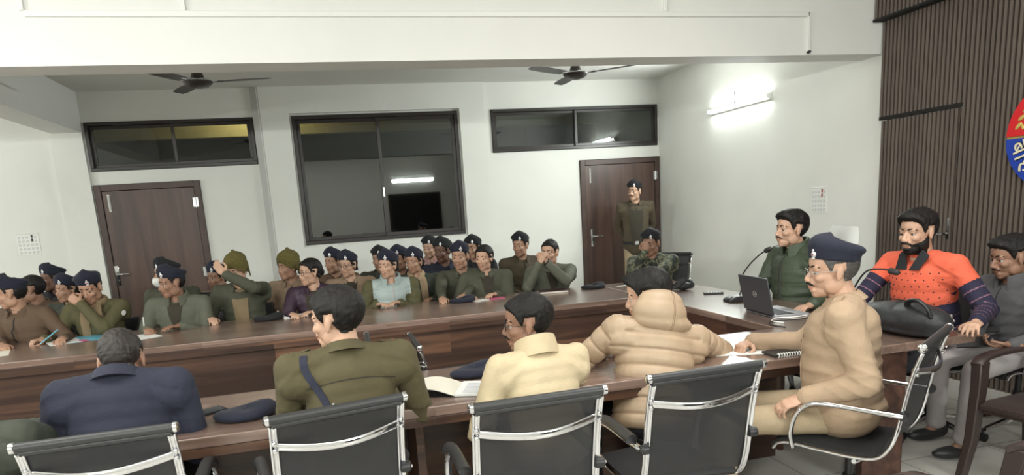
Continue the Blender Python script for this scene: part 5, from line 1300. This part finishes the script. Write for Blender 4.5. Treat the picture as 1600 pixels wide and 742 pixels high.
for k, (P, lab) in enumerate((([(2.60, -5.50), (2.58, -5.42), (2.66, -5.35), (2.78, -5.38), (2.90, -5.36)], 'white cable looping by the laptop corner'), ([(2.52, -5.62), (2.50, -5.50), (2.60, -5.42), (2.74, -5.46), (2.88, -5.42), (3.0, -5.45)], 'black cable beside the laptop on the head table'))):
    c = MB().tube(smooth_path([(x, y_, TZ+.0046) for x, y_ in P], 6), .0036, 8).build('cable', M['white_plastic'] if k == 0 else M['black_plastic'], None); tag(c, lab, 'cable')
    MB().box((P[-1][0], P[-1][1], TZ+.006), (.03, .012, .01)).build('plug', M['steel'], c, .001)
# black ruffled cloth on the head table
b = MB(); r = np.random.RandomState(3)
for k in range(26):
    a = r.rand()*6.28; q = r.rand()**.5
    P = [(.07*q*math.cos(a)+.02*math.cos(t*2+k), .06*q*math.sin(a)+.02*math.sin(t*2+k), .03+.075*(1-q)+.015*math.sin(3*t+k)) for t in np.linspace(0, 2.4, 8)]
    b.tube(P, .009, 6)
b.ell((0, 0, .035), (.07, .06, .035))
o = b.build('ruffled_cloth', M['black_mat'], None); o.location = on(2.90, -3.80, TZ+.001); tag(o, 'crumpled black ruffled cloth on the head table behind the puffer hood', 'cloth')
# ================================================================ THE BAG
M['bag'] = mat('black_nylon', (.022, .023, .025), .5, bump=.4, bscale=150, var=.15, vscale=10)
bg = empty('shoulder_bag', on(2.93, -6.02), math.radians(84), 'black nylon bag lying on the head table before the man in the striped jumper', 'bag')
b = MB(); b.ell((0, 0, .080), (.29, .13, .080), None, 32, 18).ell((-.10, 0, .085), (.20, .12, .083), None, 28, 16).ell((.14, 0, .07), (.17, .12, .068), None, 28, 16).ell((0, 0, .03), (.28, .12, .03), None, 28, 12)
me = remesh(b, .008, 3); V = getco(me); N_ = getno(me); d = .006*wob(V, 12, 3, 3)+.003*np.abs(wob(V, 22, 9, 2)); V = V+N_*d[:, None]; V[:, 2] = np.maximum(V[:, 2], .001); setco(me, V); me.materials.append(M['bag']); me.polygons.foreach_set('use_smooth', [True]*len(me.polygons))
o = bpy.data.objects.new('body', me); C.objects.link(o); o.parent = bg
MB().tube(smooth_path([(-.10, .05, .150), (-.13, .07, .185), (-.20, .08, .20), (-.25, .07, .17), (-.26, .05, .12)], 5), .010, 8, flat=1.5).build('handle', M['bag'], bg)
MB().tube(smooth_path([(-.27, .0, .09), (-.15, .01, .162), (0, .01, .172), (.15, .0, .155), (.27, 0, .09)], 5), .0035, 6).build('zip', M['black_plastic'], bg)
b = MB()
for k in range(7):
    P = [(-.10+.05*math.cos(t+k)*(.5+.07*k), -.115-.012*math.sin(t*2), .09+.035*math.sin(t+k)*(.6+.06*k)) for t in np.linspace(0, 4.5, 12)]; b.tube(P, .005, 6)
b.build('folded_strap', M['bag'], bg)
MB().box((-.215, -.10, .10), (.016, .012, .03)).lathe([(.007, 0), (.007, .01)], 10, (-.235, -.095, .085), rx(PI/2)).build('buckle', M['steel'], bg, .002)
# ================================================================ PHONE IN THE HAND OF THE YOUNG MAN
ph = MB().bx(-.037, .037, -.078, .078, -.0045, .0045).build('phone', M['black_plastic'], None, .006); ph.location = (3.35, -6.09, .665); ph.rotation_euler = (math.radians(-12), math.radians(-40), math.radians(35)); tag(ph, 'black phone held by the young man in the grey hoodie', 'phone')
MB().bx(-.034, .034, -.073, .073, .0045, .0052).build('screen', M['black_plastic'], ph, smooth=False)
# ================================================================ ROUND EMBLEM ON THE SLATTED WALL
em = empty('wall_emblem', (4.630, -5.52, 1.79), -PI/2, 'large round red and blue police emblem on the slatted wall', 'emblem')
red = mat('emblem_red', (.62, .012, .018), .35); blue = mat('emblem_blue', (.010, .045, .36), .35); gold = mat('emblem_gold', (.62, .45, .12), .35, metal=.3); blk = mat('emblem_black', (.02, .02, .02), .4); cream_ = mat('emblem_cream', (.75, .68, .48), .4)
Rr = .365
def half(a0, a1, m, nm, r0=0, d0=-.012, d1=-.030):
    pts = [(Rr*math.cos(t), Rr*math.sin(t)) for t in np.linspace(a0, a1, 40)]
    return MB().prism(pts, d0, d1, axis=1).build(nm, m, em, .002, angle=30)
half(.02, PI-.02, red, 'red_half'); half(PI+.02, 2*PI-.02, blue, 'blue_half')
MB().lathe([(Rr+.006, .0), (Rr+.006, .012), (.01, .012)], 64, (0, 0, 0), rx(PI/2)).build('backing_disc', gold, em)
b = MB()
for t in np.linspace(.25, PI-.25, 15): b.ell(((Rr*.80)*math.cos(t), -.032, Rr*.80*math.sin(t)), (.030, .004, .013), ry(-t+PI/2+.5), 12, 6).ell(((Rr*.72)*math.cos(t), -.032, Rr*.72*math.sin(t)), (.022, .004, .010), ry(-t+PI/2-.5), 12, 6)
b.build('laurel', gold, em); 
b = MB(); b.lathe([(.15, -.0), (.15, .006), (.13, .008), (.01, .008)], 40, (0, -.030, 0), rx(PI/2)).build('centre_disc', gold, em)
MB().ell((0, -.04, .02), (.04, .006, .07)).ell((0, -.04, -.06), (.07, .006, .02)).build('centre_motif', blk, em)
txt = bpy.data.curves.new('lettering', 'FONT'); txt.body = '\u092c\u093f\u0939\u093e\u0930'
def glyph(s_, ang, size, m, dy, r_):
    cu = bpy.data.curves.new('lettering', 'FONT'); cu.body = s_; cu.size = size; cu.extrude = .004; cu.align_x = 'CENTER'; cu.align_y = 'CENTER'; cu.materials.append(m)
    o = bpy.data.objects.new('lettering', cu); C.objects.link(o); o.parent = em; o.location = (r_*math.cos(ang), dy, r_*math.sin(ang)); o.rotation_euler = (PI/2, -(ang+PI/2), 0); o.rotation_mode = 'XYZ'; 
    mx = Matrix.Translation((r_*math.cos(ang), dy, r_*math.sin(ang)))@Matrix.Rotation(-(ang+PI/2), 4, 'Y')@Matrix.Rotation(PI/2, 4, 'X')
    bpy.context.view_layer.update()
    me = bpy.data.meshes.new_from_object(o.evaluated_get(bpy.context.evaluated_depsgraph_get())); bpy.data.objects.remove(o)
    o = bpy.data.objects.new('lettering', me); C.objects.link(o); o.parent = em; o.matrix_local = mx
    return o
bpy.data.curves.remove(txt)
for s_, a_ in (('\u092c\u093f', PI+.34), ('\u0939\u093e', PI+.80), ('\u0930', PI+1.08), ('\u092a\u0941', PI+1.55), ('\u0932\u093f', PI+2.05), ('\u0938', PI+2.5)):
    glyph(s_, a_, .165, blk, -.033, Rr*.74); glyph(s_, a_, .15, cream_, -.037, Rr*.745)
